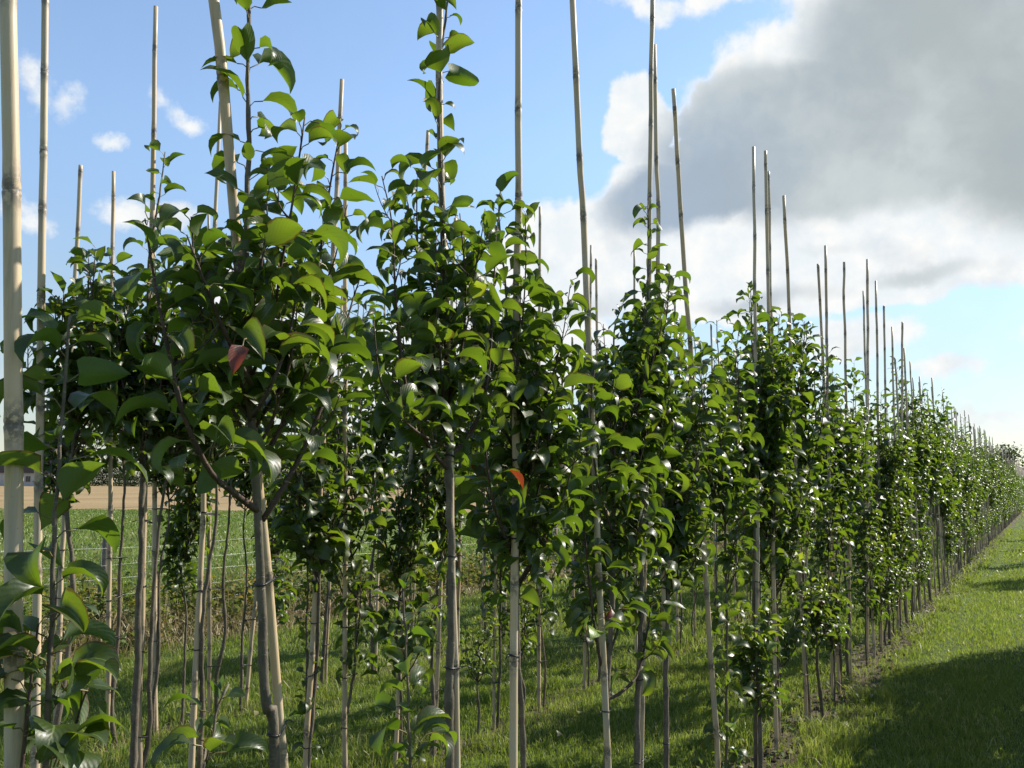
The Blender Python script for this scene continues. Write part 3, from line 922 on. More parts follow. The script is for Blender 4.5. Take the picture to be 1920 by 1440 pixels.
# (row, pixels (x, y, width) along the cane, runs out of the top?, label)
PIX_STAKES = [
    (X1, [(15, 0, 31), (20, 430, 32), (25, 960, 33), (30, 1430, 34)], True, 'thickest pale bamboo stake, bare, with a blackened ring, at the left edge'),
    (X1, [(402, 0, 23), (415, 160, 21), (432, 300, 20), (474, 880, 17), (509, 1200, 17), (540, 1440, 17)], True, 'stout leaning bamboo stake tied to the forked big-leaved pear tree'),
    (X1, [(820, 60, 13), (826, 200, 13), (835, 480, 13), (846, 880, 13), (855, 1440, 12)], True, 'bamboo stake hugging the tall straight trunk with dense dark crown'),
    (X1, [(979, 0, 12), (970, 160, 14), (966, 340, 14), (962, 900, 15), (967, 1440, 15)], True, 'pale stake curving past an orange-red leaf'),
    (X1, [(1076, 0, 12), (1083, 200, 12), (1090, 390, 12), (1100, 620, 12), (1112, 860, 12), (1142, 1440, 12)], True, 'long bare bamboo stake leaning left against the white cloud'),
    (X1, [(1224, 0, 9), (1220, 160, 9), (1216, 480, 9), (1214, 880, 8), (1203, 1440, 8)], True, 'front one of two bamboo stakes crossing above a thin leafy leader'),
    (X1 - 0.07, [(1228, 85, 8), (1233, 480, 8), (1240, 800, 8), (1250, 1440, 8)], False, 'shorter partner of two bamboo stakes crossing above a thin leader'),
    (X1, [(1263, 168, 8), (1278, 480, 9), (1300, 740, 9), (1320, 960, 10), (1345, 1440, 10)], False, 'honey coloured bamboo stake leaning left under the grey cloud edge'),
    (X1, [(1413, 275, 6), (1415, 480, 6.5), (1417, 700, 7), (1421, 1200, 7)], False, 'straight upright bamboo stake in front of the grey cloud, left of a close pair'),
    (X1, [(1435, 283, 6), (1440, 560, 6.5), (1448, 960, 7)], False, 'taller stake of the close pair against the grey cloud'),
    (X1 - 0.05, [(1441, 322, 5.5), (1446, 600, 6), (1456, 1100, 6.5)], False, 'shorter stake of the close pair against the grey cloud'),
    (X1, [(1468, 365, 6), (1475, 480, 6.5), (1487, 690, 6.5), (1500, 1100, 6.5)], False, 'split-topped stake leaning left, right of the close pair'),
    (X1, [(1547, 460, 5), (1551, 620, 5.5), (1556, 1000, 5.5)], False, 'grey stake standing left of the pointed leafy leader above the hedge line'),
    (X1, [(1581, 490, 4.5), (1587, 660, 5), (1590, 1000, 5)], False, 'thin stake touching the pointed leafy leader above the hedge line'),
    (X1, [(1618, 545, 3.5), (1624, 700, 4), (1632, 1000, 4.5)], False, 'thin slanting stake joined to a thicker one at the foliage top'),
    (X1, [(1627, 487, 5), (1626, 700, 5), (1627, 1000, 5)], False, 'thick upright stake with a thin slanting one beside it'),
    (X1, [(1643, 527, 4), (1645, 700, 4.5), (1650, 1000, 4.5)], False, 'brown stake just right of the thick upright one'),
    (X1, [(1657, 573, 3.8), (1660, 700, 4), (1664, 1000, 4)], False, 'stake whose top touches a drooping leaf below the white cloud'),
    (X1, [(1672, 612, 3.5), (1676, 730, 3.8), (1680, 1000, 4)], False, 'short-topped stake behind the curled top leaves of the front row'),
    (X1, [(1692, 604, 3.8), (1691, 730, 4), (1690, 1000, 4)], False, 'lone stake clear of its neighbours under the pale blue gap'),
    (X2, [(84, 0, 13), (84, 160, 13), (78, 480, 14), (74, 960, 15), (66, 1330, 16)], True, 'bamboo stake with a dark split near its top, behind the thickest stake'),
    (X2, [(643, 150, 8.5), (625, 480, 9), (600, 880, 10), (576, 1430, 11)], False, 'honey coloured stake leaning right, in front of a small dark whip'),
    (X2, [(648, 262, 8), (648, 600, 9), (645, 960, 9), (648, 1400, 9)], False, 'upright stake tied to a slim wavy trunk right of the leaning honey stake'),
    (X2, [(855, 410, 6), (850, 480, 6.5), (832, 960, 8), (816, 1350, 8)], False, 'slanting stake with dark trunk left of the tall straight trunk'),
    (X2, [(801, 245, 6.5), (790, 480, 7), (768, 900, 8), (742, 1400, 8)], False, 'stake showing above leaves left of the tall straight leader'),
    (X2, [(1012, 388, 5), (1012, 600, 6), (1011, 960, 6.5), (1010, 1290, 7)], False, 'thin bamboo stake showing right of the pale curving stake'),
    (X2, [(1108, 460, 4.5), (1106, 600, 5), (1100, 1000, 6)], False, 'left one of two thin stakes right of the long bare leaning stake'),
    (X2, [(1118, 485, 4.5), (1119, 600, 5), (1122, 1000, 6)], False, 'right one of two thin stakes right of the long bare leaning stake'),
    (X2, [(1189, 465, 4), (1190, 600, 4.5), (1192, 1000, 5)], False, 'thin stake just left of the two crossing stakes'),
    (X2, [(1265, 558, 3.5), (1266, 700, 4), (1268, 1000, 4.5)], False, 'thin stake low between the crossing stakes and the honey coloured one'),
    (X2, [(925, 1000, 8), (926, 1350, 8)], False, 'stake tied to a forked pale trunk, left of the pale curving stake'),
    (X2, [(293, 12, 8.5), (289, 180, 9), (285, 340, 9), (272, 900, 10)], False, 'tall straight stake with cut top high in the blue sky'),
    (X3, [(288, 385, 7), (290, 900, 8.5), (291, 1350, 9.5)], False, 'back-row stake with pale foot standing right of a dark grey trunk'),
    (X3, [(155, 311, 7.5), (140, 480, 8), (122, 900, 9), (113, 1200, 9)], False, 'short stake leaning right, low in the blue sky beside big shoot leaves'),
    (X3, [(214, 322, 6.5), (210, 480, 7), (205, 960, 8), (203, 1385, 9)], False, 'stake with several black tie ends, right of a low white cloud'),
    (X2, [(412, 190, 6.5), (403, 460, 7.5), (382, 960, 10), (362, 1350, 11.5)], False, 'slanting stake emerging behind the stout leaning one'),
    (X3, [(391, 400, 5), (392, 800, 6.5), (393, 1290, 8)], False, 'stake with a thin stem, right of the slanting back-row stake'),
    (X3, [(544, 440, 5), (500, 900, 6), (466, 1270, 7.5)], False, 'thin back-row stake leaning right behind the forked tree'),
    (X3, [(1073, 632, 4), (1074, 900, 4.5)], False, 'thin stake low over the foliage left of the leaning bare stake'),
]
for i, (x, pix, op, lab) in enumerate(PIX_STAKES):
    if len(pix) == 2 and pix[0][1] > 900:           # only its lower part can be told from the picture
        rng = np.random.default_rng(100 + i)
        cy, cr, zt = line_in_row(pix, x)
        add_stake(x, (x, cy[0] * -0.06 + cy[1], -0.06), (x + 0.03, cy[0] * 2.2 + cy[1], 2.2), 0.0085, 0.0085, lab, rng)
        continue
    pix_stake(x, pix, op, lab, 100 + i)

# ------------------------------------------------------------------ pear trees
def trunk_from_px(pix, x, extend=True):
    """pixels (x, y[, offset towards the alley in m]) from the foot up; the foot is carried down to the ground"""
    P = [on_row(p[0], p[1], x + (p[2] if len(p) > 2 else 0.0)) for p in pix]
    if extend and P[0][2] > 0.02:
        d = (P[0] - P[1]) / max(1e-6, (P[1][2] - P[0][2]))
        d[:2] *= 0.25
        P = [P[0] + d * P[0][2] + np.array([0, 0, -0.03])] + P
    return np.array(P)


def wiggle(path, rng, amp):
    n = len(path)
    k = np.convolve(rng.standard_normal((n + 12)), np.ones(5) / 5, 'same')[6:6 + n]
    k2 = np.convolve(rng.standard_normal((n + 12)), np.ones(5) / 5, 'same')[6:6 + n]
    f = np.minimum(1, np.arange(n) / 4.0)
    path = path.copy(); path[:, 0] += k * amp * f; path[:, 1] += k2 * amp * f
    return path


TREES = []


def hero_tree(x, trunk, branches, label, seed, r0, r1=0.0022, leaf_from=1.2, size=0.08, extra=6, ex_h=(1.25, 1.9), ex_len=(0.35, 0.7),
              spacing=0.026, spur=7.0, group='young pear trees in the front row', kindf=None, ex_side=None, T=10, trunk_spacing=None, az_bias=None, twig=2):
    rng = np.random.default_rng(seed)
    tp = trunk if isinstance(trunk, np.ndarray) else trunk_from_px(trunk, x)
    base = np.array([tp[0][0], tp[0][1], 0.0])
    tp = wiggle(smooth_path(tp - base, 0.03), rng, 0.005)
    root = empty('pear_tree', base, label, 'tree', group)
    mb = MB(); wood(mb, tp, r0, r1, rng, 10, 0, taper=1.7); mb.obj('trunk', [M_BARK], root)
    fol = MB()
    z = tp[:, 2]; s = arc(tp)
    st = float(np.interp(leaf_from, z, s)) if leaf_from < z[-1] else s[-1]
    shoot_leaves(fol, tp, rng, st, trunk_spacing or spacing, size, T, 5, spur * 0.8, kindf)
    # upper part of the trunk is a young dark leader: its own wood
    allb = []
    for b in branches:
        pts = np.array([on_row(p[0], p[1], x + (p[2] if len(p) > 2 else 0.0)) for p in b['px']]) - base
        allb.append((smooth_path(pts, 0.025), b.get('r', 0.0045), b.get('from', 0.05), b.get('spur', spur), b.get('sp', spacing)))
    for k in range(extra):
        h = rng.uniform(*ex_h)
        p0 = at_len(tp, s, float(np.interp(h, z, s)))
        az = rng.uniform(0, 6.28) if az_bias is None else rng.normal(*az_bias)
        pts = rand_branch(p0, az, rng.uniform(*ex_len), rng.uniform(0.4, 0.75), rng.uniform(0.02, 0.25), rng)
        allb.append((smooth_path(pts, 0.025), 0.0036, 0.04, spur, spacing))
    for path, r, frm, sp_, spc in allb:
        mb = MB(); wood(mb, path, r, 0.0013, rng, 7, 0)
        mb.obj('branch', [M_SHOOT], root)
        shoot_leaves(fol, path, rng, frm, spc, size, T, 5, sp_, kindf)
        ln = arc(path)[-1]
        for _ in range(twig if ln > 0.4 else 0):        # short side twigs
            d0 = rng.uniform(0.2, 0.75) * ln
            p0 = at_len(path, arc(path), d0)
            tw = smooth_path(rand_branch(p0, rng.uniform(0, 6.28), rng.uniform(0.08, 0.22), 0.9, 0.4, rng, 4), 0.02)
            tube(fol, tw, np.linspace(0.002, 0.001, len(tw)), 5, 2)
            shoot_leaves(fol, tw, rng, 0.02, spc, size * 0.95, T, 5, 0, kindf)
    fol.obj('foliage', [M_LEAF, M_PETIOLE, M_SHOOT], root)
    t = dict(row=x, y=base[1], root=root, path=tp + base, r0=r0, r1=r1)
    TREES.append(t)
    return t


def yellow_tips(zmin):
    def f(P, kd, rng):
        m = (P[:, 2] > zmin) & (rng.random(len(P)) < 0.6)
        kd = kd.copy(); kd[m] = 0.42
        return kd
    return f


H = []
# the big-leaved shoot at the left edge
H.append(hero_tree(X1 + 0.03, [(80, 1500), (97, 1120), (104, 960), (114, 800), (124, 660), (129, 590)], [
    dict(px=[(30, 1560), (42, 1430), (60, 1260), (72, 1170)], r=0.004, **{'from': 0.1}, spur=4),
    dict(px=[(60, 1640), (120, 1440), (150, 1330), (165, 1290)], r=0.003, spur=4)],
    'sparse big-leaved pear shoot with reddish stem beside the thickest stake', 201, 0.0062, 0.0018, 0.5, 0.086, 3, (0.6, 0.8), (0.2, 0.3),
    spacing=0.022, spur=6.0, trunk_spacing=0.020, twig=1, T=10))
# small shoot low in the corner
H.append(hero_tree(X1 + 0.05, [(372, 1500), (385, 1430), (402, 1365), (414, 1320), (431, 1283)], [],
    'low leafy shoot of a few big leaves left of the forked trunk', 202, 0.0045, 0.0018, 0.72, 0.088, 0, spacing=0.02, spur=0))
# forked tree on the stout leaning stake
H.append(hero_tree(X1 + 0.025, [(511, 1440), (500, 1320), (492, 1200), (487, 1060), (484, 960), (479, 880), (470, 740), (462, 600), (458, 400), (465, 240), (464, 120), (470, 0), (474, -110)], [
    dict(px=[(486, 960, 0), (440, 925, .02), (395, 885, .04), (345, 780, .05), (312, 640, .04), (285, 500, .02), (272, 410, 0)], r=0.0062, **{'from': 0.16}),
    dict(px=[(492, 975, 0), (512, 945, .02), (550, 880, .04), (600, 770, .06), (640, 640, .04), (662, 560, .02), (676, 520, 0)], r=0.0058, **{'from': 0.1}),
    dict(px=[(476, 800, -.02), (540, 700, -.03), (585, 560, -.03), (607, 430, -.02), (622, 330, 0), (640, 235, 0)], r=0.0055, **{'from': 0.1}, spur=4),
    dict(px=[(470, 720, .04), (420, 620, .08), (380, 520, .1), (350, 440, .1)], r=0.005),
    dict(px=[(460, 620, .04), (485, 520, .1), (500, 430, .1), (500, 380, .1)], r=0.004),
    dict(px=[(474, 780, .05), (500, 740, .1), (540, 640, .12), (560, 520, .1)], r=0.0045)],
    'forked pear tree with large leaves and bare grey trunk on the stout leaning stake', 203, 0.0112, 0.002, 1.36, 0.083, 7, (1.38, 1.62), (0.25, 0.5),
    spacing=0.020, spur=4, trunk_spacing=0.023, group='young pear trees in the front row'))
# tall straight tree
H.append(hero_tree(X1, [(842, 1440), (845, 1250), (848, 1100), (847, 1000), (840, 870), (836, 700), (832, 520), (828, 360), (822, 200), (828, 80), (836, 0), (840, -60)], [
    dict(px=[(840, 880, 0), (800, 830, .03), (760, 720, .05), (742, 560, .05), (735, 420, .03), (716, 330, .02)], r=0.006),
    dict(px=[(838, 820, 0), (805, 700, -.02), (790, 560, -.03), (782, 430, -.02), (782, 335, 0)], r=0.005),
    dict(px=[(840, 860, 0), (890, 800, .03), (915, 700, .05), (925, 560, .05), (930, 440, .03), (938, 390, .02)], r=0.0055),
    dict(px=[(838, 760, 0), (868, 640, .06), (872, 520, .08), (862, 400, .08)], r=0.0045),
    dict(px=[(840, 840, 0), (770, 800, .08), (716, 720, .1), (700, 600, .1)], r=0.004)],
    'tall straight pear tree with dense dark crown and leader to the top of the sky', 204, 0.0120, 0.002, 1.38, 0.079, 8, (1.40, 1.85), (0.3, 0.55),
    spacing=0.025, spur=4, trunk_spacing=0.022))
# young red-stemmed whip in front
H.append(hero_tree(X1 + 0.14, [(770, 1500), (768, 1380), (764, 1280), (762, 1190), (758, 1100)], [],
    'short whip with reddish stem and big glossy leaves standing in the grass', 205, 0.0042, 0.0018, 0.62, 0.074, 0, spacing=0.017, spur=4))
# tree on the pale stake with the orange-red leaf
H.append(hero_tree(X1 - 0.03, [(981, 1440), (975, 1250), (970, 1080), (966, 900), (955, 700), (948, 560), (940, 430), (935, 365)], [
    dict(px=[(968, 1060, 0), (930, 960, .03), (912, 860, .05), (905, 740, .04), (915, 620, .02)], r=0.005),
    dict(px=[(970, 1100, 0), (1020, 1000, .03), (1040, 880, .05), (1050, 760, .05), (1060, 680, .04)], r=0.005),
    dict(px=[(966, 900, 0), (985, 780, -.03), (1010, 640, -.04), (1020, 560, -.04)], r=0.0045),
    dict(px=[(960, 800, 0), (975, 650, .05), (985, 520, .06), (985, 400, .05)], r=0.004)],
    'pear tree with one orange-red leaf, crown starting low on the pale curving stake', 206, 0.0095, 0.002, 1.0, 0.086, 12, (1.05, 1.7), (0.3, 0.6),
    spacing=0.021, spur=6))
# tree forking low on the long bare leaning stake
H.append(hero_tree(X1 - 0.02, [(1136, 1440), (1137, 1330), (1140, 1250), (1146, 1140), (1150, 1000), (1150, 860), (1158, 720), (1152, 620), (1168, 570)], [
    dict(px=[(1137, 1290, 0), (1122, 1220, .02), (1108, 1120, .03), (1096, 1000, .03), (1080, 880, .03), (1072, 760, .02), (1080, 700, 0)], r=0.006, **{'from': 0.2}),
    dict(px=[(1138, 1312, 0), (1165, 1298, .02), (1195, 1265, .03), (1210, 1205, .03), (1225, 1100, .03), (1230, 1010, .02)], r=0.0055, **{'from': 0.16}),
    dict(px=[(1142, 1230, 0), (1165, 1150, -.03), (1178, 1020, -.04), (1185, 900, -.04), (1182, 760, -.03)], r=0.0045),
    dict(px=[(1148, 1000, .04), (1120, 900, .07), (1108, 780, .08), (1118, 660, .06)], r=0.004)],
    'low-forked pear tree with a branch sweeping right near the grass', 207, 0.0115, 0.002, 0.95, 0.086, 12, (1.0, 1.6), (0.3, 0.55),
    spacing=0.027, spur=6))
H.append(hero_tree(X1, [(1193, 1440), (1198, 1280), (1204, 1120), (1208, 960), (1210, 780), (1213, 600), (1216, 470), (1214, 385)], [
    dict(px=[(1206, 1050, 0), (1180, 940, .03), (1172, 820, .04), (1168, 680, .03)], r=0.0045),
    dict(px=[(1208, 960, 0), (1238, 860, .03), (1248, 740, .04), (1250, 620, .03)], r=0.0045)],
    'slim pear tree with narrow pointed crown under the two crossing stakes', 208, 0.0105, 0.002, 1.1, 0.084, 13, (1.15, 1.85), (0.25, 0.5), spacing=0.020, spur=6))
H.append(hero_tree(X1 - 0.06, [(1250, 1440), (1250, 1280), (1252, 1120), (1258, 960), (1262, 800), (1270, 680), (1278, 620)], [
    dict(px=[(1252, 1080, 0), (1285, 980, .03), (1310, 860, .04), (1325, 760, .03)], r=0.0045)],
    'pear tree with straight grey trunk right of the crossing stakes', 209, 0.011, 0.002, 0.85, 0.084, 13, (0.9, 1.6), (0.3, 0.55), spacing=0.020, spur=6))
H.append(hero_tree(X1 + 0.02, [(1362, 1440), (1364, 1300), (1362, 1150), (1360, 1000), (1352, 860), (1346, 720), (1345, 600)], [
    dict(px=[(1360, 980, 0), (1330, 880, .03), (1318, 760, .04), (1312, 640, .03)], r=0.004),
    dict(px=[(1358, 960, 0), (1380, 840, .03), (1385, 720, .03), (1378, 640, .03)], r=0.004)],
    'slender pear whip leafy to the ground beside the honey coloured leaning stake', 210, 0.006, 0.0018, 0.1, 0.082, 13, (0.9, 1.7), (0.25, 0.5), spacing=0.028, spur=6))
H.append(hero_tree(X1 - 0.02, [(1418, 1420), (1416, 1280), (1415, 1130), (1418, 960), (1415, 820), (1412, 680), (1408, 545)], [
    dict(px=[(1416, 930, 0), (1390, 830, .03), (1380, 700, .04), (1385, 620, .03)], r=0.004),
    dict(px=[(1416, 930, 0), (1440, 820, .03), (1452, 700, .04), (1462, 590, .03)], r=0.004)],
    'grey-trunked pear tree on the straight upright stake before the grey cloud', 211, 0.012, 0.002, 1.2, 0.086, 14, (1.2, 1.8), (0.3, 0.55), spacing=0.020, spur=6))
H.append(hero_tree(X1 + 0.06, [(1426, 1432), (1424, 1350), (1420, 1280), (1418, 1220), (1412, 1150)], [],
    'short bushy pear tree with yellow-green new leaves on a stubby trunk', 212, 0.0105, 0.003, 0.30, 0.070, 13, (0.3, 0.58), (0.16, 0.32), spacing=0.016, spur=8,
    kindf=yellow_tips(0.62)))
H.append(hero_tree(X1 + 0.05, [(1540, 1310), (1534, 1260), (1530, 1200), (1528, 1110)], [],
    'second short bushy pear tree with yellowish top leaves, at the bare soil edge', 213, 0.010, 0.003, 0.42, 0.068, 12, (0.42, 0.66), (0.16, 0.32), spacing=0.016, spur=8,
    kindf=yellow_tips(0.72)))
H.append(hero_tree(X2 + 0.05, [(251, 1440), (257, 1250), (264, 1050), (267, 900), (270, 740), (277, 560), (288, 430), (303, 340), (313, 285)], [
    dict(px=[(268, 880, 0), (240, 780, .03), (222, 660, .05), (214, 540, .05), (205, 480, .03)], r=0.0045),
    dict(px=[(268, 860, 0), (310, 760, .03), (335, 640, .05), (345, 540, .04)], r=0.0045),
    dict(px=[(270, 800, 0), (225, 720, -.05), (180, 600, -.08), (165, 480, -.08)], r=0.004)],
    'dark grey slightly crooked pear trunk tied to the stake beside it, left of the forked tree', 215, 0.0125, 0.002, 1.38, 0.078, 9, (1.4, 1.8), (0.3, 0.6), spacing=0.026, spur=8,
    group='young pear trees in the middle row'))
# second-row whip seen small and dark behind the honey stake
H.append(hero_tree(X2 - 0.05, [(574, 1420), (575, 1250), (576, 1120), (578, 1000), (582, 900), (590, 820)], [],
    'small dark whip leafy down to the grass behind the leaning honey stake', 214, 0.006, 0.0018, 0.15, 0.060, 2, (0.9, 1.2), (0.2, 0.4), spacing=0.018, spur=3,
    group='young pear trees in the middle row'))

# one red leaf each, hung where the picture shows it
def red_leaf(tree, px, py, x, az, size, seed, label):
    rng = np.random.default_rng(seed)
    p = on_row(px, py, x) - np.array(tree['root'].location)
    mb = MB(); add_leaves(mb, [p], np.array([az]), np.array([-0.55]), np.array([size]), rng, 7, 5, np.array([1.0]))
    o = mb.obj('red_leaf', [M_LEAF, M_PETIOLE], tree['root']); o['label'] = label


red_leaf(H[2], 462, 635, X1 + 0.24, -0.9, 0.056, 1, 'dark red autumn leaf')
red_leaf(H[5], 942, 872, X1 + 0.2, 0.9, 0.058, 2, 'orange-red autumn leaf')
red_leaf(H[6], 1142, 1135, X1 + 0.12, -0.6, 0.05, 3, 'red-brown autumn leaf')

# ---- archetypes for the rest of the rows
def archetype(kind, seed):
    rng = np.random.default_rng(seed)
    tr = MB(); fol = MB()
    if kind == 'standard':
        hgt = rng.uniform(1.85, 2.6); clear = rng.uniform(0.75, 1.2); r0 = rng.uniform(0.010, 0.0135); size = rng.uniform(0.086, 0.097)
        nb, bl, ba = rng.integers(9, 14), (0.4, 0.95), (0.28, 0.65)
    elif kind == 'high':
        hgt = rng.uniform(1.85, 2.15); clear = rng.uniform(1.26, 1.36); r0 = rng.uniform(0.0115, 0.0135); size = rng.uniform(0.084, 0.093)
        nb, bl, ba = rng.integers(12, 15), (0.3, 0.55), (0.45, 0.95)
    elif kind == 'feathered':
        hgt = rng.uniform(1.7, 2.3); clear = rng.uniform(0.2, 0.5); r0 = rng.uniform(0.007, 0.010); size = rng.uniform(0.080, 0.090)
        nb, bl, ba = rng.integers(10, 14), (0.25, 0.7), (0.4, 0.75)
    else:
        hgt = rng.uniform(0.65, 0.95); clear = rng.uniform(0.25, 0.4); r0 = rng.uniform(0.008, 0.0105); size = rng.uniform(0.056, 0.064)
        nb, bl, ba = rng.integers(9, 13), (0.14, 0.34), (0.5, 1.1)
    n = 9
    pts = np.zeros((n, 3)); pts[:, 2] = np.linspace(-0.03, hgt, n)
    pts[1:, :2] = rng.normal(0, 0.012, (n - 1, 2))
    tp = wiggle(smooth_path(pts, 0.035), rng, 0.006)
    wood(tr, tp, r0, 0.002, rng, 8, 0)
    s = arc(tp); z = tp[:, 2]
    kf = yellow_tips(hgt * 0.75) if kind == 'bush' else None
    sp = 0.019
    shoot_leaves(fol, tp, rng, float(np.interp(clear, z, s)), 0.019, size, 5, 3, 6.0, kf)
    top = clear + (hgt - clear) * 0.62
    for k in range(nb):
        h = clear + (top - clear) * rng.random() ** 1.2
        p0 = at_len(tp, s, float(np.interp(h, z, s)))
        b = smooth_path(rand_branch(p0, rng.uniform(0, 6.28), rng.uniform(*bl), rng.uniform(*ba), rng.uniform(0.0, 0.2), rng), 0.03)
        tube(tr, b, np.linspace(0.0042, 0.0013, len(b)), 6, 1)
        shoot_leaves(fol, b, rng, 0.04, sp, size, 5, 3, 4.0, kf)
    return dict(kind=kind, path=tp, r0=r0, trunk=tr.mesh('trunk', [M_BARK, M_SHOOT]), fol=fol.mesh('foliage', [M_LEAF, M_PETIOLE]))


ARCH = {'standard': [archetype('standard', 300 + i) for i in range(13)],
        'high': [archetype('high', 370 + i) for i in range(5)],
        'feathered': [archetype('feathered', 330 + i) for i in range(5)],
        'bush': [archetype('bush', 350 + i) for i in range(4)]}
STAKE_LIB = []
for i in range(14):
    rng = np.random.default_rng(400 + i)
    h = rng.uniform(2.72, 3.08)
    lean = rng.normal(0, 0.035, 2)
    r = rng.uniform(0.0085, 0.0115)
    mb, pts, rr = stake_mesh((0, 0, -0.06), (lean[0], lean[1], h), r, r * rng.uniform(0.7, 0.95), rng, 9)
    STAKE_LIB.append(dict(mesh=mb.mesh('bamboo_stake', [M_BAMBOO]), path=pts, r=rr, h=h, lean=lean))

KIND_LABEL = {'high': 'young pear tree with tall bare stem and dense crown',
              'standard': 'young pear tree with bare stem and leafy crown',
              'feathered': 'slim pear tree leafy nearly to the ground', 'bush': 'short bushy pear tree with yellowish top leaves'}


def place_tree(x, y, kind, rng, label=None, big=1.0):
    a = ARCH[kind][rng.integers(len(ARCH[kind]))]
    sc = rng.uniform(0.86, 1.10) * big
    grp = {X1: 'young pear trees in the front row', X2: 'young pear trees in the middle row', X3: 'young pear trees in the back row'}.get(x, 'young pear trees across the alley')
    root = empty('pear_tree', (x, y, 0), label or KIND_LABEL[kind] + ' in the ' + ROWNAME.get(x, 'row across the alley'), 'tree', grp)
    rz = rng.uniform(0, 6.28)
    root.rotation_euler = (rng.normal(0, 0.012), rng.normal(0, 0.012), rz); root.scale = (sc, sc, sc)
    link('trunk', a['trunk'], root); link('foliage', a['fol'], root)
    c, s_ = math.cos(rz), math.sin(rz)
    p = a['path'] * sc
    path = np.stack([p[:, 0] * c - p[:, 1] * s_, p[:, 0] * s_ + p[:, 1] * c, p[:, 2]], -1) + np.array([x, y, 0])
    t = dict(row=x, y=y, root=root, path=path, r0=a['r0'], r1=0.002)
    TREES.append(t)
    return t


def place_stake(x, y, rng, label=None):
    k = STAKE_LIB[rng.integers(len(STAKE_LIB))]
    o = link('bamboo_stake', k['mesh']); o.location = (x, y, 0)
    rz = rng.uniform(0, 6.28); o.rotation_euler = (0, 0, rz)
    lean = 'upright' if np.linalg.norm(k['lean']) < 0.035 else 'slightly leaning'
    hi = 'tall' if k['h'] > 2.92 else 'shorter'
    tag(o, label or f"{hi} {lean} bamboo stake in the {ROWNAME.get(x, 'row across the alley')}", 'stake',
        {X1: 'bamboo stakes in the front row', X2: 'bamboo stakes in the middle row', X3: 'bamboo stakes in the back row'}.get(x, 'bamboo stakes across the alley'))
    c, s_ = math.cos(rz), math.sin(rz); p = k['path']
    path = np.stack([p[:, 0] * c - p[:, 1] * s_, p[:, 0] * s_ + p[:, 1] * c, p[:, 2]], -1)
    st = dict(row=x, y=y, obj=o, base=np.array([x, y, 0.0]), path=path, r=k['r'], rz=rz)
    STAKES.append(st)
    return st


def tie_up(st, tree, rng, heights):
    """ties are parts of their stake"""
    sp = st['path'] + st['base']
    for h in heights:
        if h > tree['path'][-1][2] - 0.3:
            continue
        c0 = np.array([np.interp(h, sp[:, 2], sp[:, k]) for k in range(3)])
        c1 = np.array([np.interp(h, tree['path'][:, 2], tree['path'][:, k]) for k in range(3)])
        r0 = float(np.interp(h, sp[:, 2], st['r']))
        f = h / tree['path'][-1][2]
        r1 = tree['r0'] + (tree['r1'] - tree['r0']) * f ** 1.5
        if np.linalg.norm(c1[:2] - c0[:2]) > 0.09:
            continue
        mb = tie_mesh(c0 - st['base'], r0, c1 - st['base'], r1, rng)
        o = mb.obj('tie', [M_TIE], st['obj'])
        rz = st.get('rz', 0.0)
        o.rotation_euler = (0, 0, -rz)


RG = np.random.default_rng(77)
# companions of the stakes read from the picture
HERO_PAIR = {1: 2, 2: 3, 3: 5, 4: 6, 5: 7, 6: 8, 7: 9, 8: 10}
for i, st in enumerate(list(STAKES)):
    if i in HERO_PAIR:
        tie_up(st, H[HERO_PAIR[i]], RG, np.arange(0.42, 1.7, 0.27) + RG.uniform(-0.04, 0.04, 5))
    elif i == 0:
        continue
    else:
        kind = 'high' if st['y'] < (2.7 if st['row'] == X2 else 4.0) else RG.choice(['standard', 'feathered', 'feathered'])
        xr = min((X1, X2, X3), key=lambda v: abs(v - st['row']))
        t = place_tree(xr, st['y'] + RG.choice([-1, 1]) * 0.032, kind, RG, 'pear tree on the ' + st['label'].replace('bamboo ', ''))
        t['root'].location.x = st['base'][0] + RG.normal(0, 0.01); t['path'][:, 0] += t['root'].location.x - xr
        tie_up(st, t, RG, np.arange(0.3, 1.3, 0.24) + RG.uniform(-0.04, 0.04, 5))

place_tree(X3, 3.35, 'standard', RG, 'low-crowned pear tree beyond the slanting back stakes, before the field', 0.88)
# the rest of the rows
def fill_row(x, y0, y1, step, bush, gap=0.26, bare_until=0.0):
    ys = [s['y'] for s in STAKES if abs(s['row'] - x) < 0.12]
    y = y0
    n = 0
    while y < y1:
        if all(abs(y - v) > gap for v in ys):
            st = place_stake(x, y, RG) if y > bare_until else None
            t = place_tree(x, y + RG.choice([-1, 1]) * RG.uniform(0.026, 0.036), ('high' if y < bare_until else RG.choice(['standard', 'feathered', 'high', 'feathered'] if x != X1 else ['standard', 'standard', 'standard', 'high', 'high', 'standard', 'feathered'])), RG,
                           big=1.04 if x == X3 else 1.0)
            if y < 9 and st:
                tie_up(st, t, RG, np.arange(0.3, 1.25, 0.27) + RG.uniform(-0.05, 0.05, 4))
            n += 1
        if RG.random() < bush:
            place_tree(x, y + step * 0.5, 'bush', RG)
        y += step * RG.uniform(0.75, 1.3)
    return n


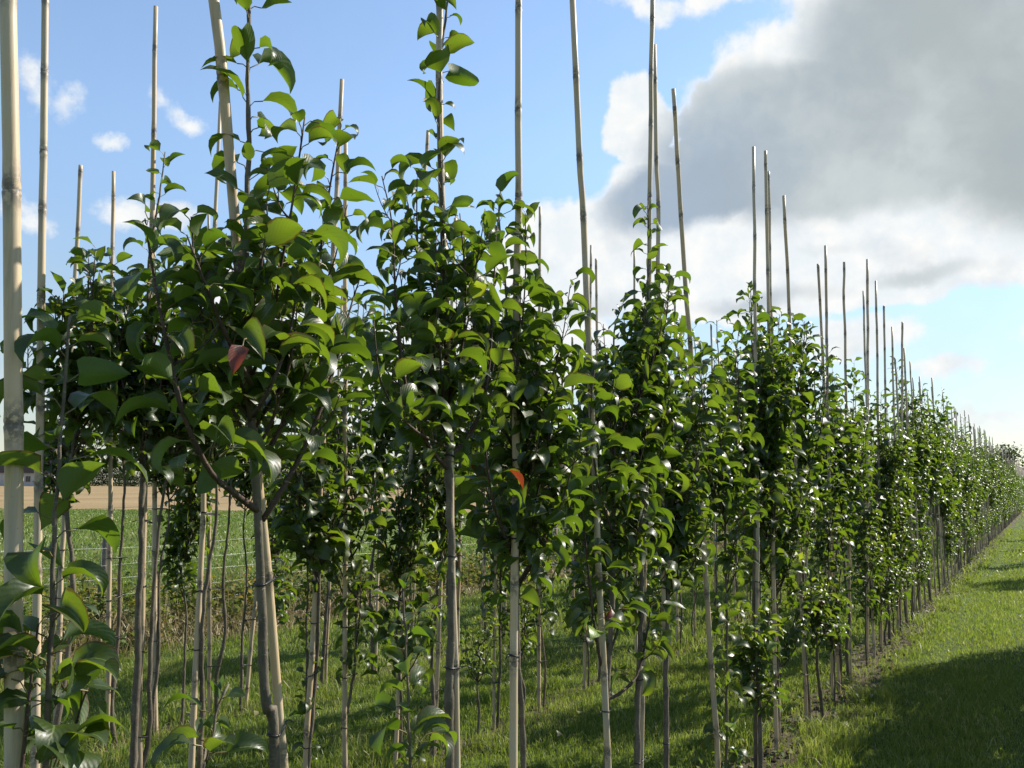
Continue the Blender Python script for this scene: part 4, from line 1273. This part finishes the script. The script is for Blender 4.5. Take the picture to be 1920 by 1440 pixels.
fill_row(X1, 8.6, 52.0, 0.50, 0.22)
fill_row(X1, 5.2, 8.6, 0.42, 0.22, 0.2)
fill_row(X2, 0.9, 2.8, 0.55, 0.0, 0.2, 2.8)
fill_row(X2, 2.8, 5.0, 0.40, 0.30, 0.15, 2.8)
fill_row(X2, 5.0, 31.0, 0.50, 0.10, 0.3)
fill_row(X3, 1.7, 4.0, 0.62, 0.0, 0.2, 4.0)
fill_row(X3, 4.0, 7.0, 0.42, 0.25, 0.13, 4.0)
fill_row(X3, 7.0, 22.0, 0.55, 0.06, 0.3)
print('COUNT trees', len(TREES), 'stakes', len(STAKES))
ORD = ['first', 'second', 'third', 'fourth', 'fifth', 'sixth', 'seventh', 'eighth', 'ninth', 'tenth', 'eleventh', 'twelfth', 'thirteenth', 'fourteenth',
       'fifteenth', 'sixteenth', 'seventeenth', 'eighteenth', 'nineteenth', 'twentieth']
Y_LONE = STAKES[19]['y']
for i, st in enumerate(sorted((s for s in STAKES if s['row'] == X1 and s['y'] > Y_LONE + 0.05), key=lambda s: s['y'])[:20]):
    st['obj']['label'] = ORD[i] + ' front-row stake beyond the lone stake under the pale blue gap'
front = sorted((t for t in TREES if t['row'] == X1 and t['y'] > Y_LONE + 0.15), key=lambda t: t['y'])
for word, sel in (('tall', [t for t in front if t['path'][-1][2] > 1.3]), ('short bushy', [t for t in front if t['path'][-1][2] <= 1.3])):
    for i, t in enumerate(sel[:20]):
        t['root']['label'] = ORD[i] + ' ' + word + ' front-row pear tree beyond the lone stake under the pale blue gap'
for t in TREES:
    w = t['root']['label'].split()
    if len(w) > 16: t['root']['label'] = ' '.join(w[:16])
# a loose line of the same trees on the other side of the alley, right of the frame: it throws the bands of shade
for k, y in enumerate(list(np.arange(4.3, 9.9, 0.19)) + [15.8, 16.1, 16.5, 16.9, 19.6, 20.1, 24.0, 24.6, 29.0, 35.0]):
    knd = 'feathered' if k % 2 else 'standard'
    place_tree(0.30 + 0.22 * (k % 3 == 0), y, knd, RG, 'young pear tree across the alley, standing right of the frame')

# ------------------------------------------------------------------ the far end of the rows
def far_rows():
    rng = np.random.default_rng(55)
    fol = MB(); stk = MB()
    for x, y0, y1 in ((X1, 52.0, 130.0), (X2, 31.3, 130.0), (X3, 22.3, 130.0)):
        n = int((y1 - y0) / 0.5)
        ys = y0 + (np.arange(n) + rng.uniform(-0.3, 0.3, n)) * 0.5
        k = 150
        Y = np.repeat(ys, k) + rng.normal(0, 0.17, n * k); X = x + rng.normal(0, 0.16, n * k)
        Zz = np.where(rng.random(n * k) < 0.8, rng.triangular(0.85, 1.5, 2.25, n * k), rng.uniform(0.2, 1.2, n * k))
        leaf_cards(fol, np.stack([X, Y, Zz], -1), rng.uniform(0.08, 0.14, n * k), rng, np.zeros(n * k), (rng.random(n * k) < 0.4) * 0.4)
        for y in ys:
            b = np.array([x, y, -0.05]); h = rng.uniform(2.7, 3.05)
            tube(stk, [b, b + np.array([rng.normal(0, .03), rng.normal(0, .05), h])], [0.011, 0.009], 5, 0)
            tube(stk, [b + np.array([0, .04, 0]), b + np.array([0, .04, 1.3])], [0.013, 0.008], 5, 1)
    o = fol.obj('distant_foliage', [M_FAR]); tag(o, 'merging foliage of pear trees at the far end of the rows', 'foliage', kind='stuff')
    o = stk.obj('distant_stakes', [M_BAMBOO, M_BARK]); tag(o, 'bristle of thin stakes at the far end of the rows', 'stakes', kind='stuff')


M_FAR = simple_leaf('far_pear_leaf', (0.03, 0.075, 0.01), (0.065, 0.13, 0.018), (0.26, 0.40, 0.03), 0.36)
far_rows()

# ------------------------------------------------------------------ wire fence
def build_fence():
    rng = np.random.default_rng(66)
    m, g = material('galvanised_wire'); g.out(g.bsdf((0.38, 0.39, 0.38), 0.45, 0.5))
    m.node_tree.nodes[0].inputs['Metallic'].default_value = 0.4 if 'Metallic' in m.node_tree.nodes[0].inputs else 0
    wood_m = bark_material('fence_post_wood', (0.13, 0.105, 0.075), (0.22, 0.18, 0.13), (0.10, 0.085, 0.06), 25)
    root = empty('wire_fence', (XF, 2.0, 0), 'low wire mesh fence with wooden posts between nursery and field', 'fence')
    for h in (0.16, 0.30, 0.44, 0.58, 0.70, 0.84):
        y = np.arange(-4, 60, 0.5)
        pts = np.stack([rng.normal(0, 0.004, len(y)), y, h + 0.015 * np.sin(y * 1.57) + rng.normal(0, 0.004, len(y))], -1)
        mb = MB(); tube(mb, pts, 0.0012, 5, 0); mb.obj('wire', [m], root)
    mb = MB()
    for y in np.arange(-4, 30, 0.15):
        tube(mb, [(0.003, y, 0.14), (0.003 + rng.normal(0, .003), y + rng.normal(0, .01), 0.85)], 0.0007, 4, 0)
    mb.obj('mesh_wire', [m], root)
    for y in np.arange(-1.5, 60, 4.0):
        mb = MB()
        tube(mb, [(-0.045, y, -0.1), (-0.045 + rng.normal(0, .01), y, 0.5), (-0.045 + rng.normal(0, .02), y + rng.normal(0, .02), 1.0)], [0.042, 0.040, 0.038], 10, 0, None, True, 0.03, rng)
        mb.obj('post', [wood_m], root)


build_fence()

# ------------------------------------------------------------------ far background: hedge, trees, farmhouse
M_TREE = [simple_leaf('broadleaf_dark', (0.02, 0.045, 0.012), (0.045, 0.08, 0.018), (0.10, 0.16, 0.02), 0.2),
          simple_leaf('broadleaf_mid', (0.035, 0.065, 0.016), (0.07, 0.10, 0.025), (0.14, 0.19, 0.03), 0.2),
          simple_leaf('broadleaf_yellow', (0.10, 0.10, 0.025), (0.16, 0.15, 0.035), (0.25, 0.22, 0.03), 0.2)]
M_TRUNK = bark_material('old_bark', (0.06, 0.05, 0.04), (0.11, 0.095, 0.075), (0.09, 0.08, 0.06), 6)


def broad_tree(px, dist, hgt, wid, mat, label, seed, trunk_h=0.25, group='trees on the horizon', n=2600):
    rng = np.random.default_rng(seed)
    p = on_ground(px, dist)
    root = empty('broadleaf_tree', p, label, 'tree', group)
    mb = MB()
    tube(mb, smooth_path([(0, 0, -0.1), (0.02 * wid, 0, hgt * 0.3), (0, 0.02 * wid, hgt * 0.75)], hgt / 12), np.linspace(hgt * 0.028, hgt * 0.008, len(smooth_path([(0, 0, -0.1), (0.02 * wid, 0, hgt * 0.3), (0, 0.02 * wid, hgt * 0.75)], hgt / 12))), 8)
    for k in range(7):
        b = rand_branch((0, 0, hgt * rng.uniform(0.22, 0.5)), rng.uniform(0, 6.28), hgt * rng.uniform(0.25, 0.42), 0.9, 0.35, rng)
        tube(mb, b, np.linspace(hgt * 0.011, hgt * 0.003, len(b)), 6)
    mb.obj('trunk', [M_TRUNK], root)
    # crown of leaf clumps gathered round many limb ends
    cl = []
    for k in range(26):
        a = rng.uniform(0, 6.28); zz = rng.uniform(trunk_h, 0.95)
        rr = wid * 0.5 * math.sqrt(max(0.03, 1 - ((zz - 0.52) / 0.5) ** 2)) * rng.uniform(0.35, 0.9)
        cl.append((rr * math.cos(a), rr * math.sin(a), zz * hgt))
    cl = np.array(cl)
    k = rng.integers(len(cl), size=n)
    P = cl[k] + rng.normal(0, 1, (n, 3)) * np.array([wid * 0.085, wid * 0.085, hgt * 0.05])
    mb = MB(); leaf_cards(mb, P, rng.uniform(0.035, 0.07, n) * hgt, rng, np.zeros(n), np.zeros(n))
    mb.obj('crown', [mat], root)


TR = np.random.default_rng(90)
BG = [(-25, 225, 8.5, 7, 2, 'yellowing tree beside the dark-roofed farmhouse'), (150, 240, 8.0, 9, 0, 'dark round tree just right of the farmhouse'),
      (230, 250, 9.0, 10, 0, 'dark tree on the horizon, second from the farmhouse'), (330, 230, 7.5, 9, 1, 'low green tree on the horizon behind the forked trunk'),
      (420, 240, 9.5, 10, 0, 'tall dark tree on the horizon left of the forked trunk'), (540, 200, 8.0, 10, 1, 'green tree on the horizon right of the forked trunk'),
      (640, 150, 6.5, 8, 0, 'dark bushy tree at the end of the stubble'), (720, 120, 5.0, 7, 0, 'low dark bush tree close behind the stubble'),
      (800, 115, 5.0, 7, 1, 'green bush tree behind the tall straight trunk'), (890, 118, 5.5, 7, 0, 'dark bush tree left of the pale curving stake'),
      (1000, 120, 5.0, 7, 1, 'green bush tree behind the orange-red leaf'), (1120, 125, 5.5, 8, 0, 'dark bush tree behind the long leaning stake'),
      (1250, 130, 5.5, 8, 0, 'dark bush tree behind the crossing stakes'), (1400, 135, 6.0, 8, 1, 'green bush tree far behind the front row'),
      (1862, 118, 8.2, 8.5, 1, 'round tree rising over the far end of the rows'), (1893, 122, 6.2, 6, 0, 'lower dark tree at the far end of the rows'),
      (1918, 140, 4.5, 6, 0, 'darkest tree where the rows meet the alley end')]
for i, (px, d, h, w, m, lab) in enumerate(BG):
    broad_tree(px, d, h, w, M_TREE[m], lab, 500 + i, 0.12 if h < 7 else 0.2)


def farmhouse():
    base = on_ground(72, 215)
    root = empty('farmhouse', base, 'low farmhouse with big dark roof and pale walls beyond the stubble', 'house')
    root.rotation_euler = (0, 0, YAW + 0.12)
    L, D, hw, hr = 13.0, 10.0, 3.4, 12.5
    wallm = flat_material('pale_wall', (0.42, 0.41, 0.40), 0.85, 0.2, 1.5); roofm = flat_material('dark_roof_tiles', (0.055, 0.042, 0.038), 0.8, 0.3, 3)
    glass = flat_material('dark_window', (0.02, 0.022, 0.026), 0.15, 0.5, 2); framem = flat_material('grey_frame', (0.28, 0.28, 0.27), 0.5, 0.4, 4)
    mb = MB(); box(mb, (-L / 2, -D / 2, 0), (L / 2, D / 2, hw), 0)
    mb.obj('wall', [wallm], root, False)
    e = 0.5
    mb = MB()
    v = [(-L / 2 - e, -D / 2 - e, hw - 0.2), (L / 2 + e, -D / 2 - e, hw - 0.2), (L / 2 + e, D / 2 + e, hw - 0.2), (-L / 2 - e, D / 2 + e, hw - 0.2), (-L / 2 + 2.6, 0, hr), (L / 2 - 2.6, 0, hr)]
    mb.add(v, [(0, 1, 5, 4), (2, 3, 4, 5), (3, 2, 1, 0)], [(1, 2, 5), (3, 0, 4)], 0)
    roof = mb.obj('roof', [roofm], root, False)
    mb = MB(); box(mb, (1.4, -0.4, hr - 1.2), (2.2, 0.4, hr + 0.9), 0); mb.obj('chimney', [flat_material('brick', (0.25, 0.12, 0.08), 0.8, 0.2, 8)], roof, False)
    for x in (-4.2, 0.6, 3.6):
        mb = MB(); box(mb, (x - 0.6, -D / 2 - 0.05, 1.0), (x + 0.6, -D / 2 + 0.02, 2.5), 0)
        w = mb.obj('window', [framem], root, False)
        mb = MB(); box(mb, (x - 0.5, -D / 2 - 0.07, 1.1), (x - 0.04, -D / 2 - 0.048, 2.4), 0); box(mb, (x + 0.04, -D / 2 - 0.07, 1.1), (x + 0.5, -D / 2 - 0.048, 2.4), 0)
        mb.obj('pane', [glass], w, False)
    mb = MB(); box(mb, (-2.2, -D / 2 - 0.05, 0), (-1.2, -D / 2 + 0.02, 2.2), 0); mb.obj('door', [flat_material('green_door', (0.03, 0.07, 0.05), 0.5, 0.4, 4)], root, False)


farmhouse()

# hedge along the end of the stubble
def hedge():
    rng = np.random.default_rng(95)
    n = 30000
    f = rng.random(n)
    a, b = on_ground(90, 262), on_ground(1300, 165)
    P = a + (b - a) * f[:, None] + rng.normal(0, 0.7, (n, 3)) * np.array([1, 1, 0])
    P[:, 2] = rng.random(n) * (3.0 + 3.2 * vnoise(f * 40, f * 0, 1.0, 4))
    mb = MB(); leaf_cards(mb, P, rng.uniform(0.35, 0.7, n), rng, np.zeros(n), np.zeros(n))
    o = mb.obj('hedge', [M_TREE[0]]); tag(o, 'low dark field hedge along the end of the stubble', 'hedge')


hedge()

# ------------------------------------------------------------------ camera and render settings
cam = bpy.data.cameras.new('camera'); cam.sensor_width = 36.0; cam.lens = 36.0 * FPX / 1920.0
cam.clip_start = 0.05; cam.clip_end = 3000.0
co = link('camera', cam)
co.location = (0, 0, CAM_H)
co.rotation_euler = Matrix([[RI[k], UI[k], -V3[k]] for k in range(3)]).to_euler()
SC.camera = co
SC.view_settings.view_transform = 'Standard'; SC.view_settings.look = 'None'
SC.view_settings.exposure = 0.8; SC.view_settings.gamma = 1.0
SC.render.engine = 'CYCLES'
SC.cycles.max_bounces = 6; SC.cycles.diffuse_bounces = 3; SC.cycles.transmission_bounces = 4; SC.cycles.glossy_bounces = 2
SC.cycles.use_denoising = True
SC.cycles.sample_clamp_indirect = 6.0
